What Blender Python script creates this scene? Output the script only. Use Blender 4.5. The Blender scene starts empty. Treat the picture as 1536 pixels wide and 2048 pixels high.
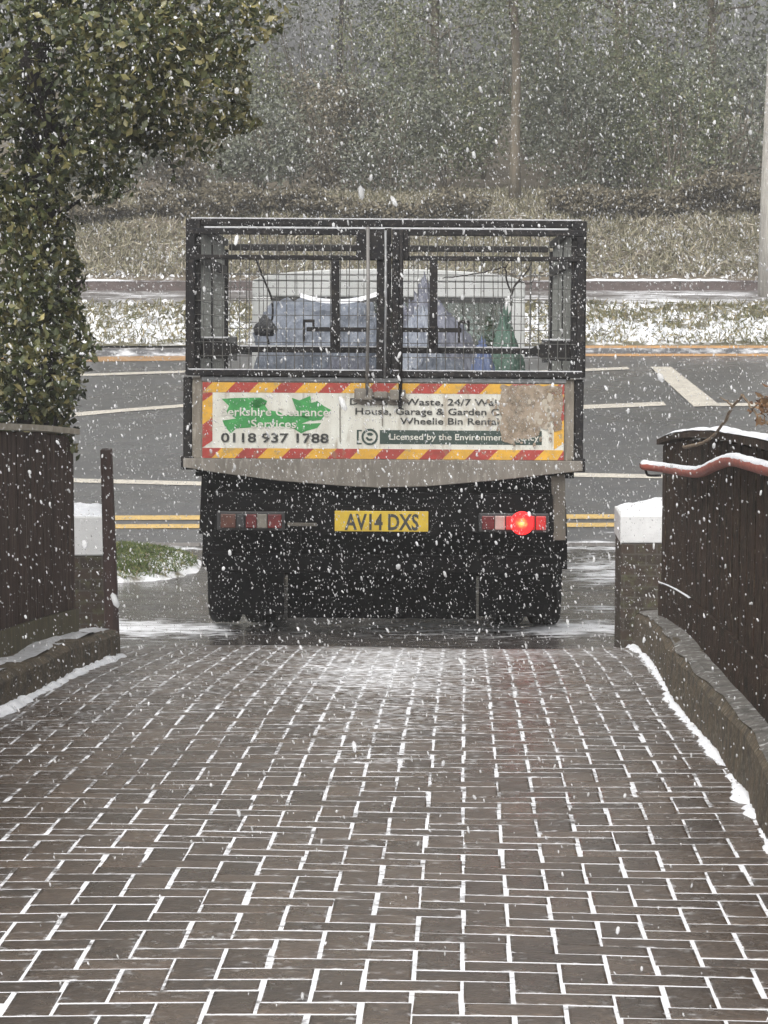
import bpy, bmesh, math, random
import numpy as np
from mathutils import Vector, Matrix, noise as mnoise

# ------------------------------------------------------------------ camera, sky, sun, exposure
sc = bpy.context.scene
COL = sc.collection
F = 6000.0                                   # focal length in photo pixels (photo 1536 x 2048)
PITCH = math.atan(774 / 6000)
SP, CP = math.sin(PITCH), math.cos(PITCH)
cam_d = bpy.data.cameras.new('camera')
cam_d.sensor_fit = 'VERTICAL'; cam_d.sensor_height = 36.0; cam_d.lens = 36.0 * F / 2048
cam_d.clip_start = 0.1; cam_d.clip_end = 2000
cam = bpy.data.objects.new('camera', cam_d); COL.objects.link(cam)
cam.location = (0, 0, 0); cam.rotation_euler = (math.pi / 2 - PITCH, 0, 0)
sc.camera = cam

SUN_EL, SUN_ROT = math.radians(48), math.radians(200)
world = bpy.data.worlds.new("World"); sc.world = world; world.use_nodes = True
wn = world.node_tree; wn.nodes.clear()
sky = wn.nodes.new('ShaderNodeTexSky'); sky.sky_type = 'NISHITA'; sky.sun_disc = False
sky.sun_elevation = SUN_EL; sky.sun_rotation = SUN_ROT
sky.air_density = 1.0; sky.dust_density = 5.0; sky.ozone_density = 1.0
hs = wn.nodes.new('ShaderNodeHueSaturation'); hs.inputs['Saturation'].default_value = 0.0
bg = wn.nodes.new('ShaderNodeBackground'); bg.inputs['Strength'].default_value = 0.12
wo = wn.nodes.new('ShaderNodeOutputWorld')
wn.links.new(sky.outputs[0], hs.inputs['Color']); wn.links.new(hs.outputs[0], bg.inputs['Color'])
wn.links.new(bg.outputs[0], wo.inputs['Surface'])
sun_d = bpy.data.lights.new('sun', 'SUN'); sun_d.energy = 0.9; sun_d.angle = math.radians(40); sun_d.color = (1, .93, .84)
sun = bpy.data.objects.new('sun', sun_d); COL.objects.link(sun)
sun.rotation_euler = (math.pi / 2 - SUN_EL, 0, math.pi - SUN_ROT)
sc.view_settings.view_transform = 'Standard'; sc.view_settings.look = 'None'
sc.view_settings.exposure = 0.85; sc.view_settings.gamma = 1.0
sc.cycles.use_denoising = True
sc.cycles.volume_bounces = 1
sc.cycles.max_bounces = 6
sc.cycles.transparent_max_bounces = 12
R = random.Random(7)
NR = np.random.default_rng(11)

# ------------------------------------------------------------------ helpers
def at(px, py, Z):
    """photo pixel at camera depth Z -> world point"""
    X = (px - 768) / F * Z; Y = -(py - 1024) / F * Z
    return Vector((X, Z * CP + Y * SP, -Z * SP + Y * CP))

def project(P):
    P = np.asarray(P)
    Z = P[..., 1] * CP - P[..., 2] * SP; Y = P[..., 1] * SP + P[..., 2] * CP
    return 768 + F * P[..., 0] / Z, 1024 - F * Y / Z, Z

GY = [-30, -6, 0, 3, 5.638, 6.966, 9.342, 12, 14.83, 15.6, 16.5, 17.5, 19, 20.5, 21.2, 22.8]
GZ = [-1.5, -1.5, -1.5, -1.55, -1.709, -1.806, -1.993, -2.245, -2.60, -2.735, -2.865, -2.925, -3.03, -3.14, -3.165, -3.18]
def _slopes(xs, ys):
    m = []
    for k in range(len(xs)):
        if k == 0: m.append((ys[1] - ys[0]) / (xs[1] - xs[0])); continue
        if k == len(xs) - 1: m.append((ys[-1] - ys[-2]) / (xs[-1] - xs[-2])); continue
        a = (ys[k] - ys[k-1]) / (xs[k] - xs[k-1]); b = (ys[k+1] - ys[k]) / (xs[k+1] - xs[k])
        m.append(0 if a * b <= 0 else 2 * a * b / (a + b))
    return m
GM = _slopes(GY, GZ)
KERB_Y, FAR_Y = 22.8, 35.9
def ground(y):
    if y < KERB_Y:
        i = 0
        while i < len(GY) - 2 and y > GY[i + 1]: i += 1
        h = GY[i+1] - GY[i]; t = max(0, min(1, (y - GY[i]) / h))
        return ((2*t**3 - 3*t*t + 1) * GZ[i] + (t**3 - 2*t*t + t) * h * GM[i] + (-2*t**3 + 3*t*t) * GZ[i+1] + (t**3 - t*t) * h * GM[i+1])
    if y < 30: return -3.22 + 0.05 * (y - KERB_Y)
    if y < FAR_Y: return -2.86 + 0.02 * (y - 30)
    if y < 38.2: return -2.742 + 0.09 + 0.17 * (y - FAR_Y)
    if y < 40.6: return -2.26 + 0.02 * (y - 38.2)
    if y < 43.5: return -2.212 + 0.12 + 0.30 * (y - 40.6)
    if y < 60: return -1.222 + 0.07 * (y - 43.5)
    return -0.067 + 0.004 * (y - 60)

def hit(px, py, y0=5.0, y1=60.0, dz=0.0):
    """where the line of sight through a photo pixel meets the ground"""
    dX = (px - 768) / F; dY = -(py - 1024) / F
    dy = CP + dY * SP; dzz = -SP + dY * CP
    y = y0
    while y < y1:
        t = y / dy
        if t * dzz <= ground(y) + dz: return Vector((dX * t, y, t * dzz))
        y += 0.01
    return Vector((dX * y1 / dy, y1, ground(y1)))

DA = math.atan(162 / 6000)                    # heading of the driveway
CDA, SDA = math.cos(DA), math.sin(DA)
def drive(u, v, dz=0.0):
    """driveway coordinates (across, along) -> world"""
    x, y = u * CDA + v * SDA, -u * SDA + v * CDA
    return Vector((x, y, ground(y) + dz + 0.012 * math.sin(u * 2.1 + v * .9) * math.sin(v * .7)))

def nz(x, y=0., z=0.): return mnoise.noise(Vector((x, y, z)))

class MB:
    def __init__(s): s.v = []; s.f = []
    def add(s, vs, fs):
        o = len(s.v); s.v += [tuple(v) for v in vs]; s.f += [tuple(i + o for i in f) for f in fs]; return s
    def box(s, x0, x1, y0, y1, z0, z1):
        return s.add([(x0,y0,z0),(x1,y0,z0),(x1,y1,z0),(x0,y1,z0),(x0,y0,z1),(x1,y0,z1),(x1,y1,z1),(x0,y1,z1)],
                     [(0,3,2,1),(4,5,6,7),(0,1,5,4),(1,2,6,5),(2,3,7,6),(3,0,4,7)])
    def tube(s, pts, r, n=8, cap=True):
        pts = [Vector(p) for p in pts]; rs = r if isinstance(r, (list, tuple)) else [r] * len(pts)
        o = len(s.v); up = Vector((0.13, 0.21, 0.97))
        for i, p in enumerate(pts):
            d = (pts[min(i+1, len(pts)-1)] - pts[max(i-1, 0)]).normalized()
            a = d.cross(up)
            if a.length < 1e-3: a = d.cross(Vector((1, 0, 0)))
            a.normalize(); b = d.cross(a)
            for k in range(n):
                t = 2 * math.pi * k / n
                s.v.append(tuple(p + (a * math.cos(t) + b * math.sin(t)) * rs[i]))
        for i in range(len(pts) - 1):
            for k in range(n):
                s.f.append((o+i*n+k, o+i*n+(k+1)%n, o+(i+1)*n+(k+1)%n, o+(i+1)*n+k))
        if cap:
            s.f.append(tuple(o + k for k in range(n))[::-1]); e = o + (len(pts)-1)*n
            s.f.append(tuple(e + k for k in range(n)))
        return s
    def prism(s, poly, y0, y1):
        """polygon of (x, z) pulled along y"""
        n = len(poly)
        vs = [(x, y0, z) for x, z in poly] + [(x, y1, z) for x, z in poly]
        fs = [tuple(range(n)), tuple(range(2*n-1, n-1, -1))] + [(i, i+n, (i+1)%n+n, (i+1)%n) for i in range(n)]
        return s.add(vs, fs)
    def side(s, poly, x0, x1):
        """polygon of (y, z) pulled along x"""
        n = len(poly)
        vs = [(x0, y, z) for y, z in poly] + [(x1, y, z) for y, z in poly]
        fs = [tuple(range(n)), tuple(range(2*n-1, n-1, -1))] + [(i, i+n, (i+1)%n+n, (i+1)%n) for i in range(n)]
        return s.add(vs, fs)
    def lathe_x(s, prof, cx, cy, cz, n=32):
        """profile of (x, r) turned about the x axis"""
        o = len(s.v); m = len(prof)
        for k in range(n):
            t = 2 * math.pi * k / n
            for x, r in prof: s.v.append((cx + x, cy + r * math.cos(t), cz + r * math.sin(t)))
        for k in range(n):
            for i in range(m - 1):
                a = o + k*m + i; b = o + ((k+1) % n)*m + i
                s.f.append((a, a+1, b+1, b))
        return s
    def build(s, name, m, parent=None, bevel=0, smooth=False, seg=2):
        me = bpy.data.meshes.new(name); me.from_pydata(s.v, [], s.f); me.update()
        bm = bmesh.new(); bm.from_mesh(me); bmesh.ops.recalc_face_normals(bm, faces=bm.faces); bm.to_mesh(me); bm.free()
        return link(name, me, m, parent, bevel, smooth, seg)

def link(name, me, m, parent=None, bevel=0, smooth=False, seg=2):
    o = bpy.data.objects.new(name, me); COL.objects.link(o)
    if m is not None: me.materials.append(m)
    if parent is not None: o.parent = parent
    if smooth: me.shade_smooth()
    if bevel:
        b = o.modifiers.new('bevel', 'BEVEL'); b.width = bevel; b.segments = seg; b.limit_method = 'ANGLE'
    return o

def tag(o, label, cat, group=None, kind=None):
    o['label'] = label; o['category'] = cat
    if group: o['group'] = group
    if kind: o['kind'] = kind
    return o

def empty(name, loc=(0, 0, 0)):
    o = bpy.data.objects.new(name, None); COL.objects.link(o); o.location = loc; o.empty_display_size = .2; return o

def np_mesh(name, V, Fa, attrs=None):
    """V (n,3), Fa (m,k) arrays -> mesh, attrs: dict name -> per-vertex floats"""
    me = bpy.data.meshes.new(name); V = np.asarray(V, np.float32); Fa = np.asarray(Fa, np.int32)
    m, k = Fa.shape
    me.vertices.add(len(V)); me.vertices.foreach_set('co', V.ravel())
    me.loops.add(m * k); me.loops.foreach_set('vertex_index', Fa.ravel())
    me.polygons.add(m); me.polygons.foreach_set('loop_start', np.arange(m, dtype=np.int32) * k)
    me.polygons.foreach_set('loop_total', np.full(m, k, np.int32))
    for nme, a in (attrs or {}).items():
        at_ = me.attributes.new(nme, 'FLOAT', 'POINT'); at_.data.foreach_set('value', np.asarray(a, np.float32))
    me.update(calc_edges=True); me.validate()
    return me

# ------------------------------------------------------------------ materials
def nt(name):
    m = bpy.data.materials.new(name); m.use_nodes = True; t = m.node_tree
    return m, t, t.nodes['Principled BSDF']
def N(t, typ, **kw):
    n = t.nodes.new(typ)
    for k, v in kw.items(): setattr(n, k, v)
    return n
def c4(c): return (c[0], c[1], c[2], 1)
def noise_fac(t, scale, detail=5, rough=.6, stretch=None, lo=.35, hi=.65, coord='Object'):
    tc = N(t, 'ShaderNodeTexCoord'); src = tc.outputs[coord]
    if stretch:
        mp = N(t, 'ShaderNodeMapping'); mp.inputs['Scale'].default_value = stretch; t.links.new(src, mp.inputs[0]); src = mp.outputs[0]
    n = N(t, 'ShaderNodeTexNoise'); n.inputs['Scale'].default_value = scale; n.inputs['Detail'].default_value = detail; n.inputs['Roughness'].default_value = rough
    t.links.new(src, n.inputs['Vector'])
    r = N(t, 'ShaderNodeMapRange'); r.inputs[1].default_value = lo; r.inputs[2].default_value = hi
    t.links.new(n.outputs[0], r.inputs[0]); return r.outputs[0]
def mix(t, fac, a, b):
    m = N(t, 'ShaderNodeMix', data_type='RGBA')
    t.links.new(fac, m.inputs[0])
    for s, i in ((a, 6), (b, 7)):
        if isinstance(s, tuple): m.inputs[i].default_value = c4(s)
        else: t.links.new(s, m.inputs[i])
    return m.outputs[2]
def bump(t, b, fac, strength, dist=.01):
    n = N(t, 'ShaderNodeBump'); n.inputs['Strength'].default_value = strength; n.inputs['Distance'].default_value = dist
    t.links.new(fac, n.inputs['Height']); t.links.new(n.outputs[0], b.inputs['Normal'])
def M(name, c1, c2=None, rough=.6, scale=6, stretch=None, metal=0, bmp=0, lo=.35, hi=.65, c3=None, scale3=30, spec=.5, rough2=None):
    m, t, b = nt(name)
    c2 = c2 or tuple(x * .7 for x in c1)
    f = noise_fac(t, scale, stretch=stretch, lo=lo, hi=hi)
    col = mix(t, f, c1, c2)
    if c3:
        f3 = noise_fac(t, scale3, stretch=stretch, lo=.55, hi=.68); col = mix(t, f3, col, c3)
    t.links.new(col, b.inputs['Base Color'])
    b.inputs['Roughness'].default_value = rough; b.inputs['Metallic'].default_value = metal
    b.inputs['Specular IOR Level'].default_value = spec
    if rough2 is not None:
        mr = N(t, 'ShaderNodeMapRange'); mr.inputs[3].default_value = rough; mr.inputs[4].default_value = rough2
        t.links.new(f, mr.inputs[0]); t.links.new(mr.outputs[0], b.inputs['Roughness'])
    if bmp: bump(t, b, noise_fac(t, scale * 4, stretch=stretch, lo=.2, hi=.8), bmp)
    return m
def leafmat(name, stops, rough=.45, trans=.15, spec=.4):
    m, t, b = nt(name)
    a = N(t, 'ShaderNodeAttribute', attribute_name='rnd')
    r = N(t, 'ShaderNodeValToRGB'); e = r.color_ramp.elements
    while len(e) > 1: e.remove(e[0])
    e[0].position = stops[0][0]; e[0].color = c4(stops[0][1])
    for p, c in stops[1:]:
        q = e.new(p); q.color = c4(c)
    t.links.new(a.outputs['Fac'], r.inputs[0]); t.links.new(r.outputs[0], b.inputs['Base Color'])
    b.inputs['Roughness'].default_value = rough; b.inputs['Specular IOR Level'].default_value = spec
    return m
SNOW_C = (.80, .81, .84)
def snowground(name, c1, c2, rough, scale, snow_scale=14, width=.25, stretch=None, bmp=.2, rough2=None, rnd=0, c3=None, spec=.5, fine=0):
    """ground with lying snow: the mesh attribute 'snow' says how much lies where, noise breaks its edge"""
    m, t, b = nt(name)
    f = noise_fac(t, scale, stretch=stretch)
    col = mix(t, f, c1, c2)
    if c3: col = mix(t, noise_fac(t, scale * 5, lo=.5, hi=.7), col, c3)
    if rnd:
        a0 = N(t, 'ShaderNodeAttribute', attribute_name='rnd')
        hv = N(t, 'ShaderNodeHueSaturation'); mr = N(t, 'ShaderNodeMapRange'); mr.inputs[3].default_value = 1 - rnd; mr.inputs[4].default_value = 1 + rnd
        t.links.new(a0.outputs['Fac'], mr.inputs[0]); t.links.new(mr.outputs[0], hv.inputs['Value']); t.links.new(col, hv.inputs['Color']); col = hv.outputs[0]
    a = N(t, 'ShaderNodeAttribute', attribute_name='snow')
    n = noise_fac(t, snow_scale, detail=8, rough=.65, lo=.25, hi=.75, stretch=stretch)
    s = N(t, 'ShaderNodeMath', operation='SUBTRACT'); t.links.new(a.outputs['Fac'], s.inputs[0]); t.links.new(n, s.inputs[1])
    r = N(t, 'ShaderNodeMapRange', interpolation_type='SMOOTHSTEP'); r.inputs[1].default_value = -width; r.inputs[2].default_value = width
    t.links.new(s.outputs[0], r.inputs[0])
    col = mix(t, r.outputs[0], col, SNOW_C)
    t.links.new(col, b.inputs['Base Color'])
    rr = N(t, 'ShaderNodeMix', data_type='FLOAT'); rr.inputs[2].default_value = rough; rr.inputs[3].default_value = .8
    t.links.new(r.outputs[0], rr.inputs[0])
    if rough2 is not None:
        q = N(t, 'ShaderNodeMapRange'); q.inputs[3].default_value = rough; q.inputs[4].default_value = rough2
        t.links.new(noise_fac(t, scale * .6), q.inputs[0]); t.links.new(q.outputs[0], rr.inputs[2])
    t.links.new(rr.outputs[0], b.inputs['Roughness']); b.inputs['Specular IOR Level'].default_value = spec
    if bmp: bump(t, b, noise_fac(t, scale * 6, lo=.2, hi=.8), bmp)
    return m

m_snow = M('snow', (.82, .83, .86), (.70, .72, .76), .75, 20, bmp=.3)
m_slush = M('old_snow', (.62, .63, .66), (.42, .42, .43), .5, 25, bmp=.3)
m_frame = M('black_steel', (.008, .008, .010), (.016, .014, .013), .6, 14, c3=(.045, .038, .034), scale3=40, spec=.2)
m_wire = M('wire', (.05, .052, .05), (.10, .095, .085), .5, 30)
m_wire2 = M('grey_wire', (.17, .18, .165), (.10, .10, .09), .5, 30)
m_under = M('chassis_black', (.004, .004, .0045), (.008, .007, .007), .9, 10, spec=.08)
m_tyre = M('tyre_rubber', (.008, .008, .008), (.014, .013, .012), .9, 12, spec=.1)
m_galv = M('galvanised', (.32, .33, .34), (.2, .2, .2), .45, 20, metal=.4)
m_rod = M('rod_steel', (.22, .21, .2), (.10, .095, .09), .5, 12, stretch=(1, 1, .3))
m_tail = M('weathered_grey_panel', (.21, .185, .15), (.13, .11, .085), .7, 5, stretch=(3, 1, .7), c3=(.30, .275, .23), scale3=14, bmp=.2)
m_lip = M('grey_alloy_board', (.20, .18, .155), (.14, .125, .105), .6, 7, stretch=(2, 1, .5), c3=(.27, .25, .22), scale3=22)
m_white = M('sign_white', (.66, .66, .60), (.50, .48, .42), .45, 7, stretch=(1.5, 1, .4), c3=(.36, .32, .26), scale3=11)
m_red = M('sign_red', (.38, .045, .035), (.26, .04, .03), .5, 18, c3=(.25, .12, .08), scale3=30)
m_yel = M('sign_yellow', (.66, .36, .035), (.52, .29, .04), .5, 18, c3=(.36, .25, .10), scale3=30)
m_green = M('sign_green', (.05, .30, .075), (.035, .20, .055), .5, 20)
m_ink = M('ink_black', (.02, .022, .02), (.05, .05, .045), .5, 30)
m_bar = M('ink_dark_green', (.02, .045, .035), (.04, .06, .05), .5, 20)
m_grime = M('brown_grime', (.24, .185, .13), (.31, .25, .19), .8, 16, c3=(.42, .37, .31), scale3=26)
def see_through(m, scale, lo, hi, a0, a1):
    t = m.node_tree; b = t.nodes['Principled BSDF']; f = noise_fac(t, scale, detail=8, rough=.7, lo=lo, hi=hi)
    r = N(t, 'ShaderNodeMapRange'); r.inputs[3].default_value = a0; r.inputs[4].default_value = a1
    t.links.new(f, r.inputs[0]); t.links.new(r.outputs[0], b.inputs['Alpha'])
see_through(m_grime, 14, .36, .52, .25, .97)
m_grime2 = M('dark_grime', (.13, .115, .10), (.20, .18, .15), .8, 25)
m_plate = M('plate_yellow', (.62, .44, .035), (.50, .34, .03), .4, 12)
m_cab = M('cab_white', (.62, .63, .62), (.50, .51, .50), .35, 3)
m_dark = M('dark_trim', (.02, .02, .022), (.035, .035, .035), .5, 10)
m_lred = M('lens_red', (.13, .012, .012), (.08, .01, .012), .25, 20)
m_lor = M('lens_amber', (.10, .035, .02), (.07, .025, .018), .3, 20)
m_lwh = M('lens_clear', (.20, .18, .15), (.14, .13, .11), .3, 20)
m_lpk = M('lens_pink', (.42, .30, .27), (.34, .22, .2), .3, 20)
m_flap = M('mud_flap_grey', (.12, .105, .085), (.06, .055, .045), .8, 12, stretch=(1, 1, .4))
def emit(name, c, s):
    m, t, b = nt(name); b.inputs['Base Color'].default_value = c4((.3, .02, .02))
    b.inputs['Emission Color'].default_value = c4(c)
    tc = N(t, 'ShaderNodeTexCoord'); n = N(t, 'ShaderNodeTexNoise'); n.inputs['Scale'].default_value = 90
    t.links.new(tc.outputs['Object'], n.inputs[0])
    r = N(t, 'ShaderNodeMapRange'); r.inputs[3].default_value = s * .8; r.inputs[4].default_value = s * 1.2
    t.links.new(n.outputs[0], r.inputs[0]); t.links.new(r.outputs[0], b.inputs['Emission Strength'])
    b.inputs['Roughness'].default_value = .3
    return m
m_glow = emit('lit_lens', (1, .010, .010), 1.3)
m_dimred = emit('lens_side_glow', (1, .012, .012), .13)
def bulb_lens(cx, cz):
    # red lens with a bulb behind it: strongest and yellowest in front of the filament
    m, t, b = nt('lit_round_lens'); b.inputs['Base Color'].default_value = (.3, .02, .02, 1); b.inputs['Roughness'].default_value = .3
    tc = N(t, 'ShaderNodeTexCoord'); d = N(t, 'ShaderNodeVectorMath', operation='DISTANCE'); d.inputs[1].default_value = (cx, -.035, cz)
    t.links.new(tc.outputs['Object'], d.inputs[0])
    n = N(t, 'ShaderNodeTexNoise'); n.inputs['Scale'].default_value = 70; t.links.new(tc.outputs['Object'], n.inputs[0])
    a = N(t, 'ShaderNodeMath', operation='MULTIPLY_ADD'); a.inputs[1].default_value = .03; t.links.new(n.outputs[0], a.inputs[0]); t.links.new(d.outputs['Value'], a.inputs[2])
    r = N(t, 'ShaderNodeValToRGB'); e = r.color_ramp.elements; e[0].position = .018; e[0].color = (1, .55, .12, 1); e[1].position = .085; e[1].color = (.62, .0, .004, 1)
    q = e.new(.036); q.color = (1, .14, .03, 1); q = e.new(.05); q.color = (1, .006, .006, 1)
    t.links.new(a.outputs[0], r.inputs[0]); t.links.new(r.outputs[0], b.inputs['Emission Color']); b.inputs['Emission Strength'].default_value = 1.4
    return m
def glass():
    m, t, b = nt('window_glass'); t.nodes.remove(b); o = t.nodes['Material Output']
    g = N(t, 'ShaderNodeBsdfGlossy'); g.inputs['Roughness'].default_value = .05; tr = N(t, 'ShaderNodeBsdfTransparent'); tr.inputs[0].default_value = (.55, .6, .57, 1)
    x = N(t, 'ShaderNodeMixShader'); x.inputs[0].default_value = .12
    t.links.new(tr.outputs[0], x.inputs[1]); t.links.new(g.outputs[0], x.inputs[2]); t.links.new(x.outputs[0], o.inputs[0])
    return m
m_glass = glass()

def bark(name, c1, c2): return M(name, c1, c2, .9, 9, stretch=(3, 3, .5), bmp=.6)
m_bark = bark('dark_bark', (.035, .028, .026), (.016, .013, .013))
m_barkf = bark('brown_bark', (.16, .13, .095), (.11, .098, .070))
m_twig = M('bare_twig', (.22, .16, .10), (.12, .08, .05), .8, 20)
m_board = M('dark_stained_timber', (.085, .056, .045), (.028, .018, .016), .8, 9, stretch=(4, 4, .35), bmp=.7, c3=(.13, .10, .075), scale3=22, spec=.2)
m_boardr = M('black_brown_timber', (.052, .030, .020), (.014, .010, .007), .8, 10, stretch=(1.6, 1.6, 1), bmp=.9, c3=(.10, .080, .050), scale3=24, spec=.2)
m_gravel = M('mossy_gravel_board', (.10, .085, .045), (.06, .05, .028), .85, 8, stretch=(1, 5, .5), bmp=.3, c3=(.13, .12, .05), scale3=20)
m_cap = M('pale_timber_cap', (.40, .36, .29), (.26, .23, .18), .75, 14)
m_post = M('red_brown_post', (.062, .034, .028), (.035, .02, .018), .7, 8, stretch=(4, 4, .4), bmp=.3)
m_paint = M('white_masonry_paint', (.66, .66, .66), (.54, .54, .54), .7, 6, bmp=.15)
m_mosswall = M('mossy_concrete', (.115, .085, .052), (.05, .041, .029), .85, 13, bmp=.9, c3=(.22, .20, .15), scale3=48)
m_mosswall_top = M('lichened_concrete', (.17, .16, .145), (.08, .075, .068), .85, 11, bmp=.9, c3=(.46, .46, .45), scale3=24)
m_pipe = M('red_pipe', (.33, .075, .05), (.22, .06, .045), .55, 16, c3=(.36, .20, .16), scale3=30)
m_line = M('road_white', (.60, .56, .48), (.44, .41, .36), .5, 9, c3=(.24, .22, .2), scale3=40)
m_liney = M('road_yellow', (.62, .42, .14), (.48, .33, .12), .5, 9, c3=(.25, .2, .12), scale3=40)
m_lineo = M('road_orange', (.42, .23, .09), (.30, .18, .085), .5, 5, c3=(.2, .14, .1), scale3=40)
m_kerb = M('kerb_stone', (.20, .185, .175), (.13, .12, .112), .6, 8, bmp=.3)
m_edge = M('brown_edging', (.11, .085, .08), (.07, .055, .052), .8, 10)
m_pole = M('grey_pole', (.40, .38, .34), (.26, .245, .22), .8, 7, stretch=(4, 4, .4), c3=(.5, .49, .46), scale3=18)
def brickmat():
    m, t, b = nt('brick'); tc = N(t, 'ShaderNodeTexCoord'); mp = N(t, 'ShaderNodeMapping'); mp.inputs['Rotation'].default_value = (math.pi/2, 0, 0)
    br = N(t, 'ShaderNodeTexBrick'); br.inputs['Scale'].default_value = 4.4
    br.inputs['Color1'].default_value = (.052, .034, .025, 1); br.inputs['Color2'].default_value = (.034, .025, .019, 1); br.inputs['Mortar'].default_value = (.062, .055, .045, 1)
    br.inputs['Mortar Size'].default_value = .02
    t.links.new(tc.outputs['Object'], mp.inputs[0]); t.links.new(mp.outputs[0], br.inputs[0])
    col = mix(t, noise_fac(t, 22, lo=.5, hi=.7), br.outputs[0], (.07, .07, .035)); t.links.new(col, b.inputs['Base Color']); b.inputs['Roughness'].default_value = .85
    bump(t, b, noise_fac(t, 40, lo=.2, hi=.8), .4)
    return m
m_brick = brickmat()
def sack(name, c1, c2): return M(name, c1, c2, .42, 7, stretch=(2.5, 2.5, .6), bmp=.8, spec=.5)

# ------------------------------------------------------------------ setting: driveway, footway, road, verge, bank
def sheet(name, xs, ys, zf, m, label, snow=None, kind='structure', cat='ground', parent=None, rnd=None):
    xs = np.asarray(xs); ys = np.asarray(ys); V = []; S = []
    for y in ys:
        for x in xs:
            V.append((x, y, zf(x, y))); S.append(snow(x, y) if snow else 0)
    nx = len(xs); I = np.arange(len(ys) - 1)[:, None] * nx + np.arange(nx - 1)[None, :]
    Fa = np.stack([I, I + 1, I + nx + 1, I + nx], -1).reshape(-1, 4)
    o = link(name, np_mesh(name, V, Fa, {'snow': S}), m, parent, smooth=True)
    return tag(o, label, cat, kind=kind)

m_joint = snowground('joint_fill', (.060, .050, .043), (.085, .072, .062), .7, 30, 40, .30, rough2=.4)
m_block = snowground('paving_block', (.086, .063, .047), (.056, .042, .033), .36, 9, 26, .35, rnd=.30, rough2=.22, bmp=.35, c3=(.12, .09, .068))
U0, U1 = -1.70, 0.90
def sm(a, b, x):
    t = max(0, min(1, (x - a) / (b - a))); return t*t*(3 - 2*t)
def joint_snow(u, v):
    s = .68 + .26 * nz(u * 1.3, v * 1.1, 3.) + .46 * nz(u * 6, v * 10, 9.)
    s += .20 * sm(8, 5.6, v)
    s -= .14 * sm(-.55, -1.35, u) * sm(6.8, 8.5, v)
    s -= .06 * sm(.35, .8, u) * sm(7.5, 9.5, v)
    return s
def block_snow(u, v):
    s = .02 + .10 * nz(u * 2, v * 2, 5.)
    s += .32 * math.exp(-((u + .38) / .40) ** 2 - ((v - 12.6) / 1.5) ** 2)
    s += .19 * math.exp(-((u + .1) / .9) ** 2 - ((v - 14.2) / .9) ** 2)
    s += .16 * sm(8.5, 11.5, v) + .12 * math.exp(-((u + .25) / .35) ** 2 - ((v - 9.6) / .9) ** 2)
    return s
# base sheet under the blocks: the joints that hold the snow
us = np.linspace(U0 - .02, U1 + .02, 105); vs_ = np.concatenate([np.linspace(-6, 4, 12), np.linspace(4.1, 15.75, 466)])
V = []; S = []
for v in vs_:
    for u in us:
        V.append(drive(u, v, .0001)); S.append(joint_snow(u, v))
nu = len(us); I = np.arange(len(vs_) - 1)[:, None] * nu + np.arange(nu - 1)[None, :]
Fa = np.stack([I, I + 1, I + nu + 1, I + nu], -1).reshape(-1, 4)
tag(link('driveway_joints', np_mesh('driveway_joints', V, Fa, {'snow': S}), m_joint, smooth=True), 'snow filled joints between the driveway blocks', 'ground', kind='structure')
# herringbone blocks
V = []; Fb = []; A = []; Sn = []
def block(u0, u1, v0, v1):
    u0 = max(u0, U0); u1 = min(u1, U1)
    if u1 - u0 < .025: return
    g = .0032 + .0022 * R.random(); gv = .0022 + .0036 * R.random(); h = .0003 * R.uniform(-1, 1); r = R.random(); b = .008
    tl, tr_ = R.gauss(0, .0002), R.gauss(0, .0002)
    su, sv = R.gauss(0, .0018), R.gauss(0, .0018)
    o = len(V)
    for ring, (ins, dz) in enumerate(((0, -.005), (0, .0003), (b, .0016))):
        for (uu, vv, k) in ((u0+g+ins, v0+gv+ins, 0), (u1-g-ins, v0+gv+ins, tl), (u1-g-ins, v1-gv-ins, tl+tr_), (u0+g+ins, v1-gv-ins, tr_)):
            V.append(drive(uu + su, vv + sv, dz + h + k)); A.append(r); Sn.append(block_snow(uu, vv) + (.24 * max(0, joint_snow(uu, vv)) if ring == 1 else 0))
    for ring in range(2):
        a = o + ring * 4
        for k in range(4): Fb.append((a+k, a+(k+1)%4, a+4+(k+1)%4, a+4+k))
    Fb.append((o+8, o+9, o+10, o+11))
B = .1
for j in range(40, 158):
    for i in range(-22, 14):
        k = (i - j) % 4
        u, v = i * B, j * B
        if k == 0: block(u, u + 2*B, v, v + B)
        elif k == 2: block(u, u + B, v, v + 2*B) if False else None
        if k == 3: block(u, u + B, v - 0, v + 2*B)
ob = link('driveway', np_mesh('driveway', V, Fb, {'rnd': A, 'snow': Sn}), m_block)
tag(ob, 'brown block paved driveway laid in herringbone with snow in its joints', 'driveway', kind='structure')

m_foot = snowground('wet_footway', (.075, .066, .062), (.052, .047, .045), .30, 4, 9, .22, stretch=(.6, 1.4, 1), rough2=.12, bmp=.2)
def foot_snow(x, y):
    s = .12 + .22 * nz(x * .9, y * 1.6, 1.)
    s += .55 * math.exp(-((y - 17.25) / .45) ** 2) * (1 if abs(x) > .9 else .4)
    s += .35 * math.exp(-((y - 18.6) / .35) ** 2) * sm(1.0, 1.3, x)
    s += .50 * math.exp(-((y - 21.2) / .9) ** 2) * sm(1.15, 1.45, x)
    s += .40 * math.exp(-((y - 22.5) / .15) ** 2)
    s -= .2 * math.exp(-((y - 19.3) / .7) ** 2)
    return s
sheet('footway', np.linspace(-14, 14, 260), np.concatenate([np.linspace(15.3, 22.62, 120)]), lambda x, y: ground(y) - .012 * sm(16.0, 15.2, y) + .012 * nz(x * 1.3, y * .8, 4.) * sm(15.6, 16.5, y),
      m_foot, 'wet grey footway with streaks of slush at the foot of the drive', foot_snow, cat='pavement')
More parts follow.
